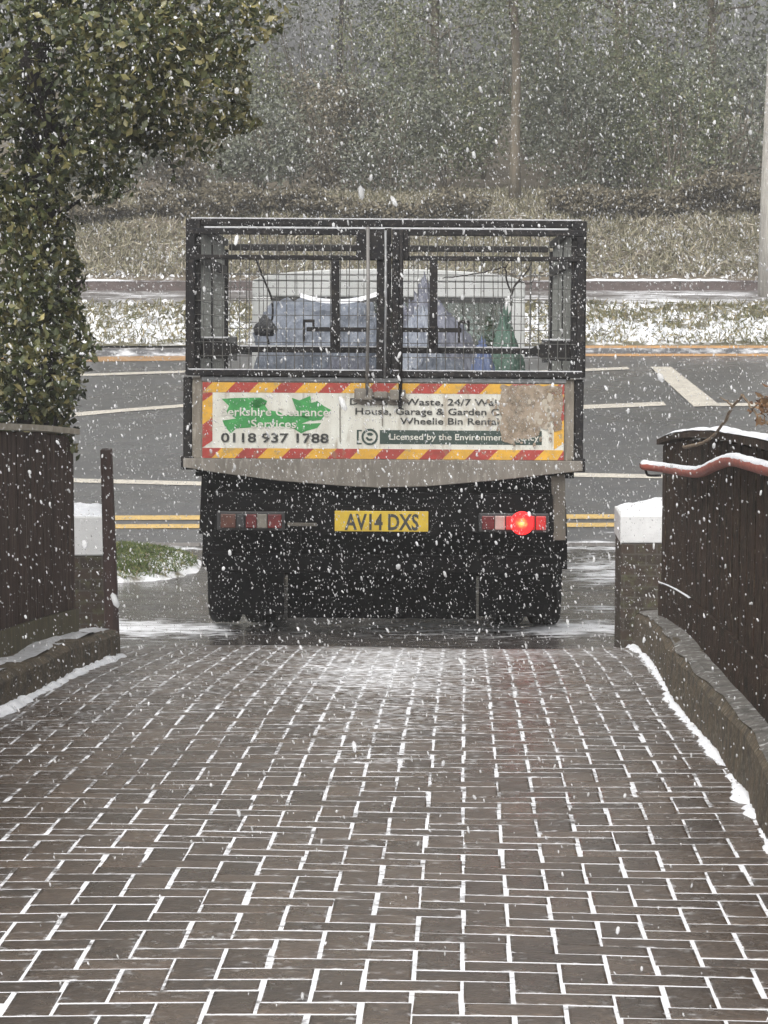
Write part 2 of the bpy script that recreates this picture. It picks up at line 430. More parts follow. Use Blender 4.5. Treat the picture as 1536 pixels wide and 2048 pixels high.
# kerb stones, dropped across the drive
k = MB()
xx = -14.0
while xx < 14:
    k.box(xx + .004, xx + .9 - .004, 22.624, 22.80, ground(22.9) - .15, -3.176); xx += .9
tag(k.build('kerb', m_kerb, bevel=.012), 'dropped kerb stones between the footway and the road', 'kerb', kind='structure')

m_road = snowground('wet_asphalt', (.088, .088, .092), (.068, .067, .070), .38, 1.2, 10, .3, stretch=(.35, 1, 1), rough2=.22, bmp=.15, c3=(.105, .10, .098), spec=.5)
def road_snow(x, y):
    s = -.1 + .12 * nz(x * .7, y * 1.5, 2.)
    s += .55 * math.exp(-((y - 22.95) / .12) ** 2) + .45 * sm(35.5, 35.9, y)
    s += .28 * sm(1.25, 1.7, x) * math.exp(-((y - 23.3) / .4) ** 2)
    return s
sheet('road', np.linspace(-60, 60, 400), np.linspace(22.80, 35.9, 150), lambda x, y: ground(max(y, 22.801)) , m_road, 'wet grey asphalt road crossing behind the truck', road_snow, cat='road')
def ribbon(name, p0, p1, wpx, m, label, ext0=0, ext1=0, dz=.005, cat='road line', kind='structure'):
    """painted line on the road between two points seen in the photo, laid as a strip on the camber"""
    a, b = hit(*p0, y0=22.9), hit(*p1, y0=22.9)
    d = (b - a).normalized(); a = a - d * ext0; b = b + d * ext1
    ya = (a.y + b.y) / 2
    h = wpx / 2
    q = hit(p0[0], p0[1] - h, y0=22.9).y - hit(p0[0], p0[1] + h, y0=22.9).y
    n = 40; V = []
    for i in range(n + 1):
        t = i / n; x = a.x + (b.x - a.x) * t; y = a.y + (b.y - a.y) * t
        for s in (-.5, .5):
            yy = y + s * q; V.append((x, yy, ground(yy) + dz))
    I = np.arange(n) * 2
    me = np_mesh(name, V, np.stack([I, I + 2, I + 3, I + 1], -1))
    return tag(link(name, me, m), label, cat, kind=kind)
ribbon('yellow_line', (230, 1037), (1236, 1034), 9, m_liney, 'outer of the double yellow lines by the near kerb', 12, 12)
ribbon('yellow_line', (230, 1054), (1236, 1051), 8, m_liney, 'inner yellow line closest to the near kerb', 12, 12)
ribbon('white_line', (150, 962), (400, 968), 8, m_line, 'solid white line of the nearest lane running behind the truck', 3, 3)
ribbon('white_line', (1160, 951), (1315, 954), 8, m_line, 'white line of the nearest lane right of the truck', 2.3, 9)
ribbon('white_line', (160, 829), (370, 812), 8, m_line, 'white hatching boundary line left of the truck', 5, 0)
ribbon('white_line', (1160, 815), (1330, 808), 8, m_line, 'short white hatching boundary line right of the truck', 1.0, 0)
ribbon('white_line', (1420, 810), (1500, 810), 6, m_line, 'white boundary line beyond the diagonal bar', 0, 8)
ribbon('white_line', (190, 750), (370, 744), 4.5, m_line, 'thin far white line left of the truck', 5, 0)
ribbon('white_line', (1160, 741), (1257, 737), 5, m_line, 'thin far white line right of the truck', 1.0, 0)
ribbon('orange_line', (190, 719), (365, 717), 10, m_lineo, 'faded orange line along the far kerb on the left', 12, 0.2)
ribbon('orange_line', (1165, 710), (1536, 706), 10, m_lineo, 'faded orange line along the far kerb on the right', .2, 12)
pts = [hit(px, py, y0=23) for px, py in ((1300, 735), (1342, 735), (1440, 812), (1388, 815))]
nst = 14; V = []
for i in range(nst + 1):
    t = i / nst; a = pts[0].lerp(pts[3], t); b = pts[1].lerp(pts[2], t)
    V += [(a.x, a.y, ground(a.y) + .009), (b.x, b.y, ground(b.y) + .009)]
I = np.arange(nst) * 2
tag(link('hatch_bar', np_mesh('hatch_bar', V, np.stack([I, I+1, I+3, I+2], -1)), m_line), 'wide cream diagonal hatch bar painted on the road', 'road marking', kind='structure')

m_verge = snowground('verge_soil', (.13, .12, .075), (.09, .08, .055), .85, 6, 7, .2, bmp=.4, c3=(.16, .15, .09))
def verge_snow(x, y):
    s = .34 + .40 * nz(x * 1.1, y * 2.2, 7.) + .28 * nz(x * 4, y * 7, 8.)
    s += .30 * math.exp(-((y - 36.7) / .6) ** 2) - .45 * sm(36.2, 35.9, y)
    return s
k = MB(); xx = -40.
while xx < 40:
    k.box(xx + .004, xx + .9 - .004, 35.90, 36.02, -2.9, -2.655); xx += .9
tag(k.build('far_kerb', m_kerb, bevel=.012), 'far kerb stones below the snowy verge', 'kerb', kind='structure')
sheet('verge', np.linspace(-40, 40, 420), np.linspace(36.02, 38.2, 60), lambda x, y: ground(y) + .05 * nz(x * 1.4, y * 1.7, 2.) * sm(36.0, 36.3, y) * sm(38.2, 37.9, y), m_verge, 'snow patched grass verge beyond the road', verge_snow, cat='verge')
m_path = snowground('path_asphalt', (.15, .135, .13), (.11, .10, .098), .5, 3, 6, .2, stretch=(.4, 1.5, 1), rough2=.3)
sheet('far_path', np.linspace(-40, 40, 300), np.linspace(38.2, 40.6, 40), lambda x, y: ground(y) - .004, m_path, 'grey path between the verge and the bank', lambda x, y: .28 + .3 * nz(x * .8, y * 2, 12.) + .2 * math.exp(-((x - 3.9) / .9) ** 2) , cat='path')
m_bank = snowground('bank_soil', (.13, .105, .075), (.085, .07, .05), .9, 4, 9, .2, bmp=.4, c3=(.16, .14, .09))
sheet('bank', np.linspace(-60, 60, 420), np.concatenate([np.linspace(40.6, 46, 60), np.linspace(46.5, 70, 30), np.array([80, 110, 160, 260, 500])]),
      lambda x, y: ground(y) + .12 * nz(x * .8, y * .9, 2.) * sm(40.7, 41.4, y), m_bank, 'rough bank of earth and dead grass below the trees', lambda x, y: .22 + .25 * nz(x, y * 1.5, 9.) - .2 * sm(44, 47, y), cat='bank')
# garden ground behind the fences and ground beyond the frame
m_soil = snowground('garden_soil', (.06, .05, .04), (.04, .034, .028), .9, 5, 6, .2)
for sgn, nm in ((-1, 'garden_left'), (1, 'garden_right')):
    xs = np.linspace(-30, -1.62, 30) if sgn < 0 else np.linspace(1.32, 30, 30)
    sheet(nm, xs, np.linspace(-6, 15.3, 60), lambda x, y: ground(y) + .10, m_soil, 'garden soil behind the left fence' if sgn < 0 else 'garden soil behind the right fence', lambda x, y: .3 + .2 * nz(x, y, 3.), cat='garden')
sheet('ground', np.linspace(-500, 500, 20), np.linspace(-60, 600, 20), lambda x, y: -6.5, m_soil, 'ground reaching to the horizon below the street', cat='ground')

# ------------------------------------------------------------------ leaf clouds
def leafcloud(name, C, size, m, parent=None, aspect=.5, rnd=None, droop=None, fold=.25, jitter=.3):
    C = np.asarray(C, np.float32); n = len(C)
    d = NR.normal(size=(n, 3)); 
    if droop is not None: d = d * (1 - abs(droop)) + np.array([0, 0, droop])
    d /= np.linalg.norm(d, axis=1)[:, None] + 1e-9
    a = NR.normal(size=(n, 3)); s = np.cross(d, a); s /= np.linalg.norm(s, axis=1)[:, None] + 1e-9
    up = np.cross(s, d)
    L = (np.asarray(size) * NR.uniform(1 - jitter, 1 + jitter, n))[:, None]
    base = C - d * L * .5; tip = C + d * L * .5; mid = C - d * L * .05
    l = mid + s * L * aspect * .5 + up * L * fold * .4; r = mid - s * L * aspect * .5 + up * L * fold * .4
    V = np.stack([base, l, tip, r], 1).reshape(-1, 3)
    i = np.arange(n)[:, None] * 4
    Fa = np.concatenate([i + np.array([[0, 2, 1]]), i + np.array([[0, 3, 2]])], 0)
    rn = np.repeat(NR.random(n) if rnd is None else rnd, 4)
    return link(name, np_mesh(name, V, Fa, {'rnd': rn}), m, parent)

def ellipsoid_pts(c, r, n, shell=.0):
    d = NR.normal(size=(n, 3)); d /= np.linalg.norm(d, axis=1)[:, None]
    rad = NR.random(n) ** (1/3); rad = shell + (1 - shell) * rad
    return np.asarray(c) + d * rad[:, None] * np.asarray(r)

m_grassl = leafmat('grass_blades', [(0, (.08, .085, .035)), (.4, (.15, .145, .065)), (.75, (.22, .19, .10)), (1, (.30, .25, .15))], .7)
m_grassg = leafmat('green_grass_blades', [(0, (.04, .07, .015)), (.5, (.085, .125, .03)), (.85, (.14, .16, .05)), (1, (.25, .2, .1))], .6)
m_snowl = leafmat('snow_tufts', [(0, (.72, .73, .76)), (1, (.86, .87, .89))], .8)
def blades(name, xr, yr, n, h, m, label, zoff=0, mask=None, aspect=.16, cat='grass'):
    x = NR.uniform(*xr, n); y = NR.uniform(*yr, n)
    if mask is not None:
        kk = np.array([mask(a, b) for a, b in zip(x, y)]) > NR.random(n); x, y = x[kk], y[kk]
    z = np.array([ground(b) for b in y]) + zoff
    hh = h * NR.uniform(.5, 1.3, len(x))
    C = np.stack([x, y, z + hh * .35], 1)
    return tag(leafcloud(name, C, hh, m, aspect=aspect, droop=.55), label, cat, kind='stuff')
blades('grass', (-11, 11), (36.08, 38.2), 32000, .10, m_grassl, 'pale grass on the verge beyond the road', mask=lambda x, y: .9 - .8 * max(0, min(1, verge_snow(x, y) - .1)))
blades('snow_on_grass', (-11, 11), (36.1, 38.2), 15000, .075, m_snowl, 'snow lying on the verge grass beyond the road', mask=lambda x, y: max(0, min(1, 1.5 * verge_snow(x, y) - .25)), aspect=.6, cat='snow')
m_dead = leafmat('dead_grass', [(0, (.16, .155, .095)), (.35, (.22, .205, .13)), (.7, (.29, .26, .18)), (1, (.44, .40, .33))], .8)
blades('bank_grass', (-12, 12), (40.75, 46), 95000, .17, m_dead, 'straw coloured rough grass on the bank below the trees', aspect=.075, mask=lambda x, y: .7 + .5 * nz(x * .7, y * .9, 2.))
blades('snow_on_bank', (-12, 12), (40.7, 45.5), 22000, .06, m_snowl, 'snow specks lying on the rough bank', aspect=.6, mask=lambda x, y: .55 + .7 * nz(x * 1.1, y * 1.3, 21.) + .5 * math.exp(-((y - 40.8) / .3) ** 2), cat='snow')
# rounded end of the near verge, left of the truck
def mound(x, y):
    e = ((y - 21.45) / 1.02) ** 2 + (max(0, x + 2.1) / .78) ** 2
    return ground(y) + (.10 * math.sqrt(max(0, 1 - e)) if e < 1 else -.03)
def mound_snow(x, y):
    return .30 + .35 * nz(x * 3, y * 4, 5.) + .45 * sm(21.95, 22.25, y) + .45 * sm(-1.8, -1.45, x) + .25 * sm(20.8, 20.6, y)
sheet('near_verge', np.linspace(-9, -1.28, 90), np.linspace(20.35, 22.6, 44), mound, m_verge, 'rounded end of the grassy near verge left of the truck', mound_snow, cat='verge')
n = 26000; x = NR.uniform(-5, -1.35, n); y = NR.uniform(20.45, 22.5, n)
kk = np.array([(((b - 21.45) / 1.0) ** 2 + (max(0, a + 2.1) / .75) ** 2 < 1) and (mound_snow(a, b) - .22 < R.random()) for a, b in zip(x, y)])
x, y = x[kk], y[kk]; C = np.stack([x, y, np.array([mound(a, b) for a, b in zip(x, y)]) + .012], 1)
tag(leafcloud('near_grass', C, .055, m_grassg, aspect=.12, droop=.45), 'green grass on the near verge left of the truck', 'grass', kind='stuff')

# ------------------------------------------------------------------ kerb walls, fences, pillars by the driveway
def strip_wall(name, side_pts, prof, m, parent=None, smooth=True, jig=.012, sub=.12):
    """sweep a profile of (offset across, height) along a list of (u, v) points on the drive"""
    P = []
    for (a, b) in zip(side_pts[:-1], side_pts[1:]):
        L = math.hypot(b[0]-a[0], b[1]-a[1]); n = max(1, int(L / sub))
        for i in range(n): P.append((a[0] + (b[0]-a[0]) * i / n, a[1] + (b[1]-a[1]) * i / n))
    P.append(side_pts[-1]); V = []; m_ = len(prof)
    for (u, v) in P:
        for k_, (du, h) in enumerate(prof):
            j = jig * nz(v * 3.1, k_ * 2.3, u * 2)
            V.append(drive(u + du + j, v, h + j))
    Fa = []
    for i in range(len(P) - 1):
        for k_ in range(m_ - 1): Fa.append((i*m_+k_, i*m_+k_+1, (i+1)*m_+k_+1, (i+1)*m_+k_))
    mb = MB().add(V, Fa + [tuple(range(m_)), tuple((len(P)-1)*m_ + i for i in range(m_))[::-1]])
    return mb.build(name, m, parent, smooth=False)
LK = [(-1.72, 3.0), (-1.70, 8.0), (-1.685, 10.7), (-1.634, 11.6), (-1.60, 13.75)]
RK = [(.80, 3.0), (.80, 5.1), (.80, 7.8), (.813, 8.5), (.811, 9.8), (.79, 11.2), (.84, 13.5), (.885, 16.1)]
lk = strip_wall('kerb_wall', LK, [(0, -.05), (0, .105), (-.02, .125), (-.20, .135), (-.26, .13), (-.26, -.05)], m_mosswall)
tag(lk, 'low mossy concrete kerb wall along the left side of the drive', 'kerb wall')
strip_wall('snow', LK, [(-.05, .128), (-.08, .135), (-.12, .138), (-.18, .131)], m_slush, lk, jig=.022)
rk = strip_wall('kerb_wall', RK, [(0, -.05), (.010, .155), (.03, .182), (.12, .190), (.25, .19), (.25, -.05)], m_mosswall)
tag(rk, 'mossy brown kerb wall along the right side of the drive', 'kerb wall')
strip_wall('lichen_top', RK, [(.022, .182), (.045, .189), (.12, .195), (.24, .196)], m_mosswall_top, rk, jig=.01)
def snow_ridge(name, line, off, w, h, label, seed, lo=0.35):
    P = []
    for (a, b) in zip(line[:-1], line[1:]):
        L = math.hypot(b[0]-a[0], b[1]-a[1]); n = max(1, int(L / .025))
        for i in range(n): P.append((a[0] + (b[0]-a[0]) * i / n, a[1] + (b[1]-a[1]) * i / n))
    V = []; m_ = 7; s = 1 if off > 0 else -1
    for (u, v) in P:
        q = max(.05, lo + .65 * (.4 + .8 * nz(v * 2.2, seed) + .9 * nz(v * 13, seed + 5) + .6 * nz(v * 31, seed + 8)))
        for k_ in range(m_):
            t = k_ / (m_ - 1)
            V.append(drive(u - s * w * q * (1 - t) + s * .012 * t + .004 * nz(v * 40, k_), v, -.006 + h * q * math.sin(math.pi * (.10 + .72 * t)) + .004 * nz(v * 30, k_, 2.)))
    Fa = [(i*m_+k_, i*m_+k_+1, (i+1)*m_+k_+1, (i+1)*m_+k_) for i in range(len(P)-1) for k_ in range(m_-1)]
    return tag(link(name, np_mesh(name, V, Fa), m_snow, smooth=True), label, 'snow', kind='stuff')
snow_ridge('snow_ridge', [p for p in LK if p[1] > 5][0:], -1, .050, .030, 'ridge of snow lying along the left kerb wall', 1.3)
snow_ridge('snow_ridge', [p for p in RK if p[1] > 5][0:], 1, .036, .026, 'ridge of snow lying along the right kerb wall', 4.7)

def board_fence(name, line, h, z0, grav, mb_, label, capm, base_off, sgn, bw=.10, group=None):
    """close board fence stepped along a line of (u, v); boards, gravel board, rail cap as parts"""
    root = empty(name); tag(root, label, 'fence')
    (ua, va), (ub, vb) = line; L = math.hypot(ub-ua, vb-va); n = int(L / bw)
    boards = MB(); g = MB(); cp = MB(); sn = MB()
    def pt(t, off, dz):
        u = ua + (ub-ua)*t; v = va + (vb-va)*t
        p = drive(u + off, v); p.z = ground(p.y) + dz; return p
    for i in range(n):
        t0, t1 = i / n, (i + 1) / n - .002 / L
        k_ = .0015 * R.uniform(-1, 1) + (.0015 if i % 2 else 0); dh = .006 * R.uniform(-1, 1)
        q = [pt(t0, -sgn * k_, grav), pt(t1, -sgn * k_, grav), pt(t1, sgn * .022 - sgn*k_, grav), pt(t0, sgn * .022 - sgn*k_, grav),
             pt(t0, -sgn * k_, h + dh), pt(t1, -sgn * k_, h + dh), pt(t1, sgn * .022 - sgn*k_, h + dh), pt(t0, sgn * .022 - sgn*k_, h + dh)]
        boards.add(q, [(0,3,2,1),(4,5,6,7),(0,1,5,4),(1,2,6,5),(2,3,7,6),(3,0,4,7)])
    m_ = 24
    for (tgt, o0, o1, a, b) in ((g, -sgn*.014, sgn*.035, z0, grav - .003), (cp, -sgn*.03, sgn*.05, h + .009, h + .034)):
        for i in range(m_):
            t0, t1 = i / m_, (i + 1) / m_
            tgt.add([pt(t0,o0,a), pt(t1,o0,a), pt(t1,o1,a), pt(t0,o1,a), pt(t0,o0,b), pt(t1,o0,b), pt(t1,o1,b), pt(t0,o1,b)], [(0,3,2,1),(4,5,6,7),(0,1,5,4),(2,3,7,6)] + ([(3,0,4,7)] if i == 0 else []) + ([(1,2,6,5)] if i == m_-1 else []))
    boards.build('boards', mb_, root); g.build('gravel_board', m_gravel if mb_ is m_board else mb_, root)
    cp.build('cap_rail', capm, root)
    return root, pt
lf, lpt = board_fence('timber_fence', [(-2.06, 4.0), (-1.755, 13.35)], 1.02, .10, .24, m_board, 'dark stained board fence with pale cap along the left of the drive', m_cap, 0, -1)
rf, rpt = board_fence('timber_fence', [(.935, 14.1), (.885, 4.0)], .99, .15, .34, m_boardr, 'black brown board fence with snow on top along the right of the drive', m_boardr, 0, 1, bw=.14)
def snow_on(root, pt, off0, off1, base, h, seed, name='snow'):
    V = []; n = 160; m_ = 7
    for i in range(n + 1):
        t = i / n * (.2 if h < .01 else 1); q = .55 + .45 * nz(t * 14, seed) + .2 * nz(t * 50, seed + 3)
        for k_ in range(m_):
            s = k_ / (m_ - 1)
            V.append(pt(min(1, max(0, t)), off0 + (off1 - off0) * s, base + h * q * math.sin(math.pi * (.04 + .92 * s)) ** .6))
    Fa = [(i*m_+k_, i*m_+k_+1, (i+1)*m_+k_+1, (i+1)*m_+k_) for i in range(n) for k_ in range(m_-1)]
    return link(name, np_mesh(name, V, Fa), m_snow, root, smooth=True)
snow_on(rf, rpt, -.03, .05, 1.023, .026, 2.2)
snow_on(rf, rpt, -.012, .002, .341, .007, 6.1)

# red brown gate post
P = at(224, 1288, 14.35)
pr = MB(); topz = at(217, 893, 14.35)
pr.add([(P.x - .030, P.y - .03, P.z - .05), (P.x + .036, P.y - .03, P.z - .05), (P.x + .036, P.y + .04, P.z - .05), (P.x - .030, P.y + .04, P.z - .05),
        (topz.x - .026, P.y - .03, topz.z), (topz.x + .026, P.y - .03, topz.z), (topz.x + .026, P.y + .04, topz.z), (topz.x - .026, P.y + .04, topz.z)],
       [(0,3,2,1),(4,5,6,7),(0,1,5,4),(1,2,6,5),(2,3,7,6),(3,0,4,7)])
tag(pr.build('gate_post', m_post, bevel=.006), 'slim red brown timber post at the end of the left fence', 'post')

def pillar(name, x0, x1, y0, depth, zb, zc, zt, label, seed, peak):
    root = empty(name, (0, 0, 0)); tag(root, label, 'pillar')
    b = MB().box(x0 + .006, x1 - .006, y0 + .006, y0 + depth - .006, zb, zc); o = b.build('brickwork', m_brick, root, bevel=.006)
    c = MB().box(x0, x1, y0, y0 + depth, zc + .001, zt); c.build('cap', m_paint, root, bevel=.008)
    V = []; n = 18
    for j in range(n + 1):
        for i in range(n + 1):
            s, t = i / n, j / n
            e = min(1, 5 * min(s, 1 - s, t, 1 - t)) ** .5
            V.append((x0 + .004 + (x1 - x0 - .008) * s, y0 + .004 + (depth - .008) * t, zt - .004 + e * (.02 + peak * (s if seed > 3 else .5) + .025 * nz(s * 4 + seed, t * 4) + .012 * nz(s * 11, t * 11, seed))))
    I = np.arange(n)[:, None] * (n+1) + np.arange(n)[None, :]
    link('snow', np_mesh('snow', V, np.stack([I, I+1, I+n+2, I+n+1], -1).reshape(-1, 4)), m_snow, root, smooth=True)
    return root
a = at(145, 1112, 15.1); b = at(211, 1032, 15.1)
pillar('gate_pillar', b.x - .40, b.x, a.y, .40, a.z - .55, a.z, b.z, 'brick gate pillar with a square white cap behind the slim post', 1.0, .02)
a = at(1240, 1087, 15.6); b = at(1322, 1030, 15.6)
pillar('gate_pillar', a.x, a.x + .42, a.y, .40, a.z - .62, a.z, b.z, 'brick gate pillar with a snow heaped white cap right of the truck', 5.0, .06)

# bent red pipe with snow along the right fence
pp = [at(px, py, Z) for px, py, Z in ((1287, 931, 13.2), (1330, 937, 12.9), (1375, 944, 11.7), (1402, 944, 11.1), (1430, 931, 10.4), (1462, 921, 9.8), (1495, 928, 9.2), (1540, 940, 8.6), (1640, 960, 7.3))]
def smooth_path(pts, n=8):
    out = []
    for i in range(len(pts) - 1):
        p0, p1, p2, p3 = pts[max(0, i-1)], pts[i], pts[i+1], pts[min(len(pts)-1, i+2)]
        for k_ in range(n):
            t = k_ / n
            out.append(.5 * ((2*p1) + (p2-p0)*t + (2*p0-5*p1+4*p2-p3)*t*t + (3*p1-p0-3*p2+p3)*t**3))
    return out + [pts[-1]]
path = smooth_path(pp)
pr = empty('pipe'); tag(pr, 'bent red pipe topped with snow sticking out past the right fence', 'pipe')
MB().tube(path, [.0195] * len(path), 12).build('tube', m_pipe, pr, smooth=True)
MB().tube([p + Vector((0, -.002, .009)) for p in path], [.0165 + .003 * nz(i * .5) for i in range(len(path))], 10).build('snow', m_snow, pr, smooth=True)
MB().tube(smooth_path([at(px, py, 13.2) for px, py in ((1280, 926), (1290, 938), (1294, 948), (1300, 951), (1322, 951))], 5), .0055, 8).build('hook', m_frame, pr, smooth=True)

def twig_tree(name, label, segs, m, parent=None, cat='branch', group=None):
    mb = MB()
    for pts, r0, r1 in segs:
        P = smooth_path(pts, 5); n = len(P)
        mb.tube([p + Vector((R.gauss(0, .0015), 0, R.gauss(0, .0015))) for p in P], [r0 + (r1 - r0) * i / (n - 1) for i in range(n)], 6)
    o = mb.build(name, m, parent, smooth=True)
    if parent is None: tag(o, label, cat, group)
    return o
A_ = lambda *q: [at(px, py, Z) for px, py, Z in q]
br = twig_tree('bare_branch', 'bare brown branch arching over the snowy top of the right fence', [
    (A_((1366, 894, 12.04), (1400, 888, 11.14), (1428, 870, 10.49), (1448, 845, 10.07), (1464, 815, 9.76), (1478, 800, 9.50), (1486, 790, 9.36)), .007, .004),
    (A_((1464, 815, 9.76), (1455, 803, 9.94), (1440, 795, 10.24)), .004, .002),
    (A_((1486, 790, 9.36), (1500, 812, 9.12), (1520, 838, 8.80), (1545, 852, 8.43)), .004, .003),
    (A_((1505, 818, 9.04), (1520, 806, 8.80), (1540, 800, 8.50)), .003, .002)], m_twig)
m_deadleaf = leafmat('dead_leaves', [(0, (.10, .05, .025)), (.6, (.16, .085, .04)), (1, (.24, .15, .08))], .7)
C = np.concatenate([ellipsoid_pts(at(1532, 820, 8.62), (.05, .12, .05), 60), ellipsoid_pts(at(1600, 810, 7.71), (.12, .12, .08), 90)])
leafcloud('dead_leaf', C, .03, m_deadleaf, br)['kind'] = 'stuff'

# ------------------------------------------------------------------ evergreen tree over the left fence
tr = empty('evergreen_tree', (-1.75, 12.6, ground(12.6))); tag(tr, 'dense evergreen tree with small oval leaves overhanging the left fence', 'tree')
inv = Vector((1.75, -12.6, -ground(12.6)))
def loc(P): return np.asarray(P) + np.array(inv)
def pxell(px, py, Z, rx, ry, rz): c = at(px, py, Z); s = Z / F; return (np.array(c), np.array([rx * s, rz, ry * s]))
ELL = [(pxell(300, 20, 13.2, 260, 140, .55), 4300), (pxell(150, 60, 13, 260, 200, .6), 3000), (pxell(360, 165, 13.3, 150, 140, .45), 3000), (pxell(180, 250, 13.2, 170, 150, .5), 2600), (pxell(390, 260, 13.3, 100, 55, .3), 800),
       (pxell(250, 320, 13.2, 70, 60, .25), 420), (pxell(10, 330, 13.0, 120, 120, .4), 1800), (pxell(60, 420, 13.1, 105, 140, .45), 2200), (pxell(70, 560, 13.2, 108, 130, .42), 2400), (pxell(75, 700, 13.2, 108, 140, .42), 2600), (pxell(60, 830, 13.4, 95, 105, .35), 1700),
       (pxell(-190, 150, 13, 300, 320, .9), 4200), (pxell(-220, 560, 13, 280, 330, .8), 4200), (pxell(100, -260, 13.2, 420, 220, .9), 4200), (pxell(420, -160, 13.3, 260, 160, .6), 2200), (pxell(128, 880, 13.75, 30, 60, .08), 160)]
P = []
for (c, r), n in ELL: P.append(ellipsoid_pts(c, r, n, .45))
P = np.concatenate(P)
P = P + np.array([(.16 * nz(*(p * 2.6)) + .07 * nz(*(p * 7)), .1 * nz(*(p * 2.1 + 5)), .16 * nz(*(p * 2.6 + 11)) + .07 * nz(*(p * 7 + 3))) for p in P])
px, py, Z = project(P)
gap = (px > 38) & (px < 128) & (py > 90) & (py < 450) & (Z < 13.35) & (NR.random(len(P)) < .60)
low = (py > 905) & (px < 150)
dens = np.array([nz(*(p * 3.2)) for p in P]) + .25
thin = (dens < .04) & (NR.random(len(P)) < .75)
P = P[~gap & ~thin & ~low]
px, py, Z = project(P)
warm = np.clip((px - 120) / 330, 0, 1) * .22 * (py < 330) + .10 * (py > 420)
rn = np.clip(NR.beta(1.6, 2.4, len(P)) * .85 + warm * NR.random(len(P)) + .10 * np.array([nz(*(p * 4)) for p in P]), 0, 1)
m_holly = leafmat('evergreen_leaves', [(0, (.014, .022, .009)), (.28, (.058, .072, .026)), (.5, (.135, .135, .052)), (.75, (.24, .21, .085)), (1, (.40, .35, .16))], .42, spec=.45)
leafcloud('crown', loc(P), .045, m_holly, tr, aspect=.55, rnd=rn)['kind'] = 'stuff'
sel = P[NR.random(len(P)) < .035] + np.array([0, 0, .012])
leafcloud('snow_on_leaves', loc(sel), .022, m_snowl, tr, aspect=.8)['kind'] = 'stuff'
tk = MB()
def tl(*q): return [Vector(loc(at(px, py, Z))) for px, py, Z in q]
tk.tube(tl((70, 1120, 13.4), (72, 800, 13.4), (78, 520, 13.4), (84, 300, 13.4), (70, 120, 13.4), (60, -120, 13.4), (80, -420, 13.4)), [.10, .095, .09, .085, .075, .06, .03], 12)
tk.build('trunk', m_bark, tr, smooth=True)
lm = MB()
for q, r0 in ((((84, 330, 13.4), (160, 240, 13.3), (260, 160, 13.3), (380, 90, 13.3)), .035), (((80, 240, 13.4), (30, 150, 13.2), (-80, 60, 13.1)), .035), (((70, 110, 13.4), (180, 30, 13.3), (330, -30, 13.3), (480, -120, 13.4)), .03),
              (((78, 480, 13.4), (120, 430, 13.3), (160, 400, 13.2)), .02), (((76, 620, 13.4), (120, 600, 13.3), (165, 560, 13.2)), .02)):
    p_ = smooth_path(tl(*q), 5); lm.tube(p_, [r0 * (1 - .8 * i / len(p_)) for i in range(len(p_))], 8)
lm.build('limbs', m_bark, tr, smooth=True)
sp = MB(); SL = []
for q in (((180, 330, 13.1), (215, 360, 13.05), (245, 385, 13.0), (270, 372, 13.0)), ((190, 400, 13.1), (220, 400, 13.05), (250, 390, 13.0)), ((330, 300, 13.2), (345, 335, 13.2), (350, 360, 13.2)), ((400, 295, 13.2), (412, 315, 13.2)), ((440, 320, 13.3), (445, 345, 13.3))):
    p_ = smooth_path(tl(*q), 6); sp.tube(p_, .0025, 5)
    for p in p_[::2]:
        for _ in range(2): SL.append(np.array(p) + NR.normal(size=3) * .012)
sp.build('sprigs', m_bark, tr)
leafcloud('hanging_leaves', SL, .036, m_holly, tr, aspect=.55, rnd=NR.random(len(SL)) * .3)['kind'] = 'stuff'

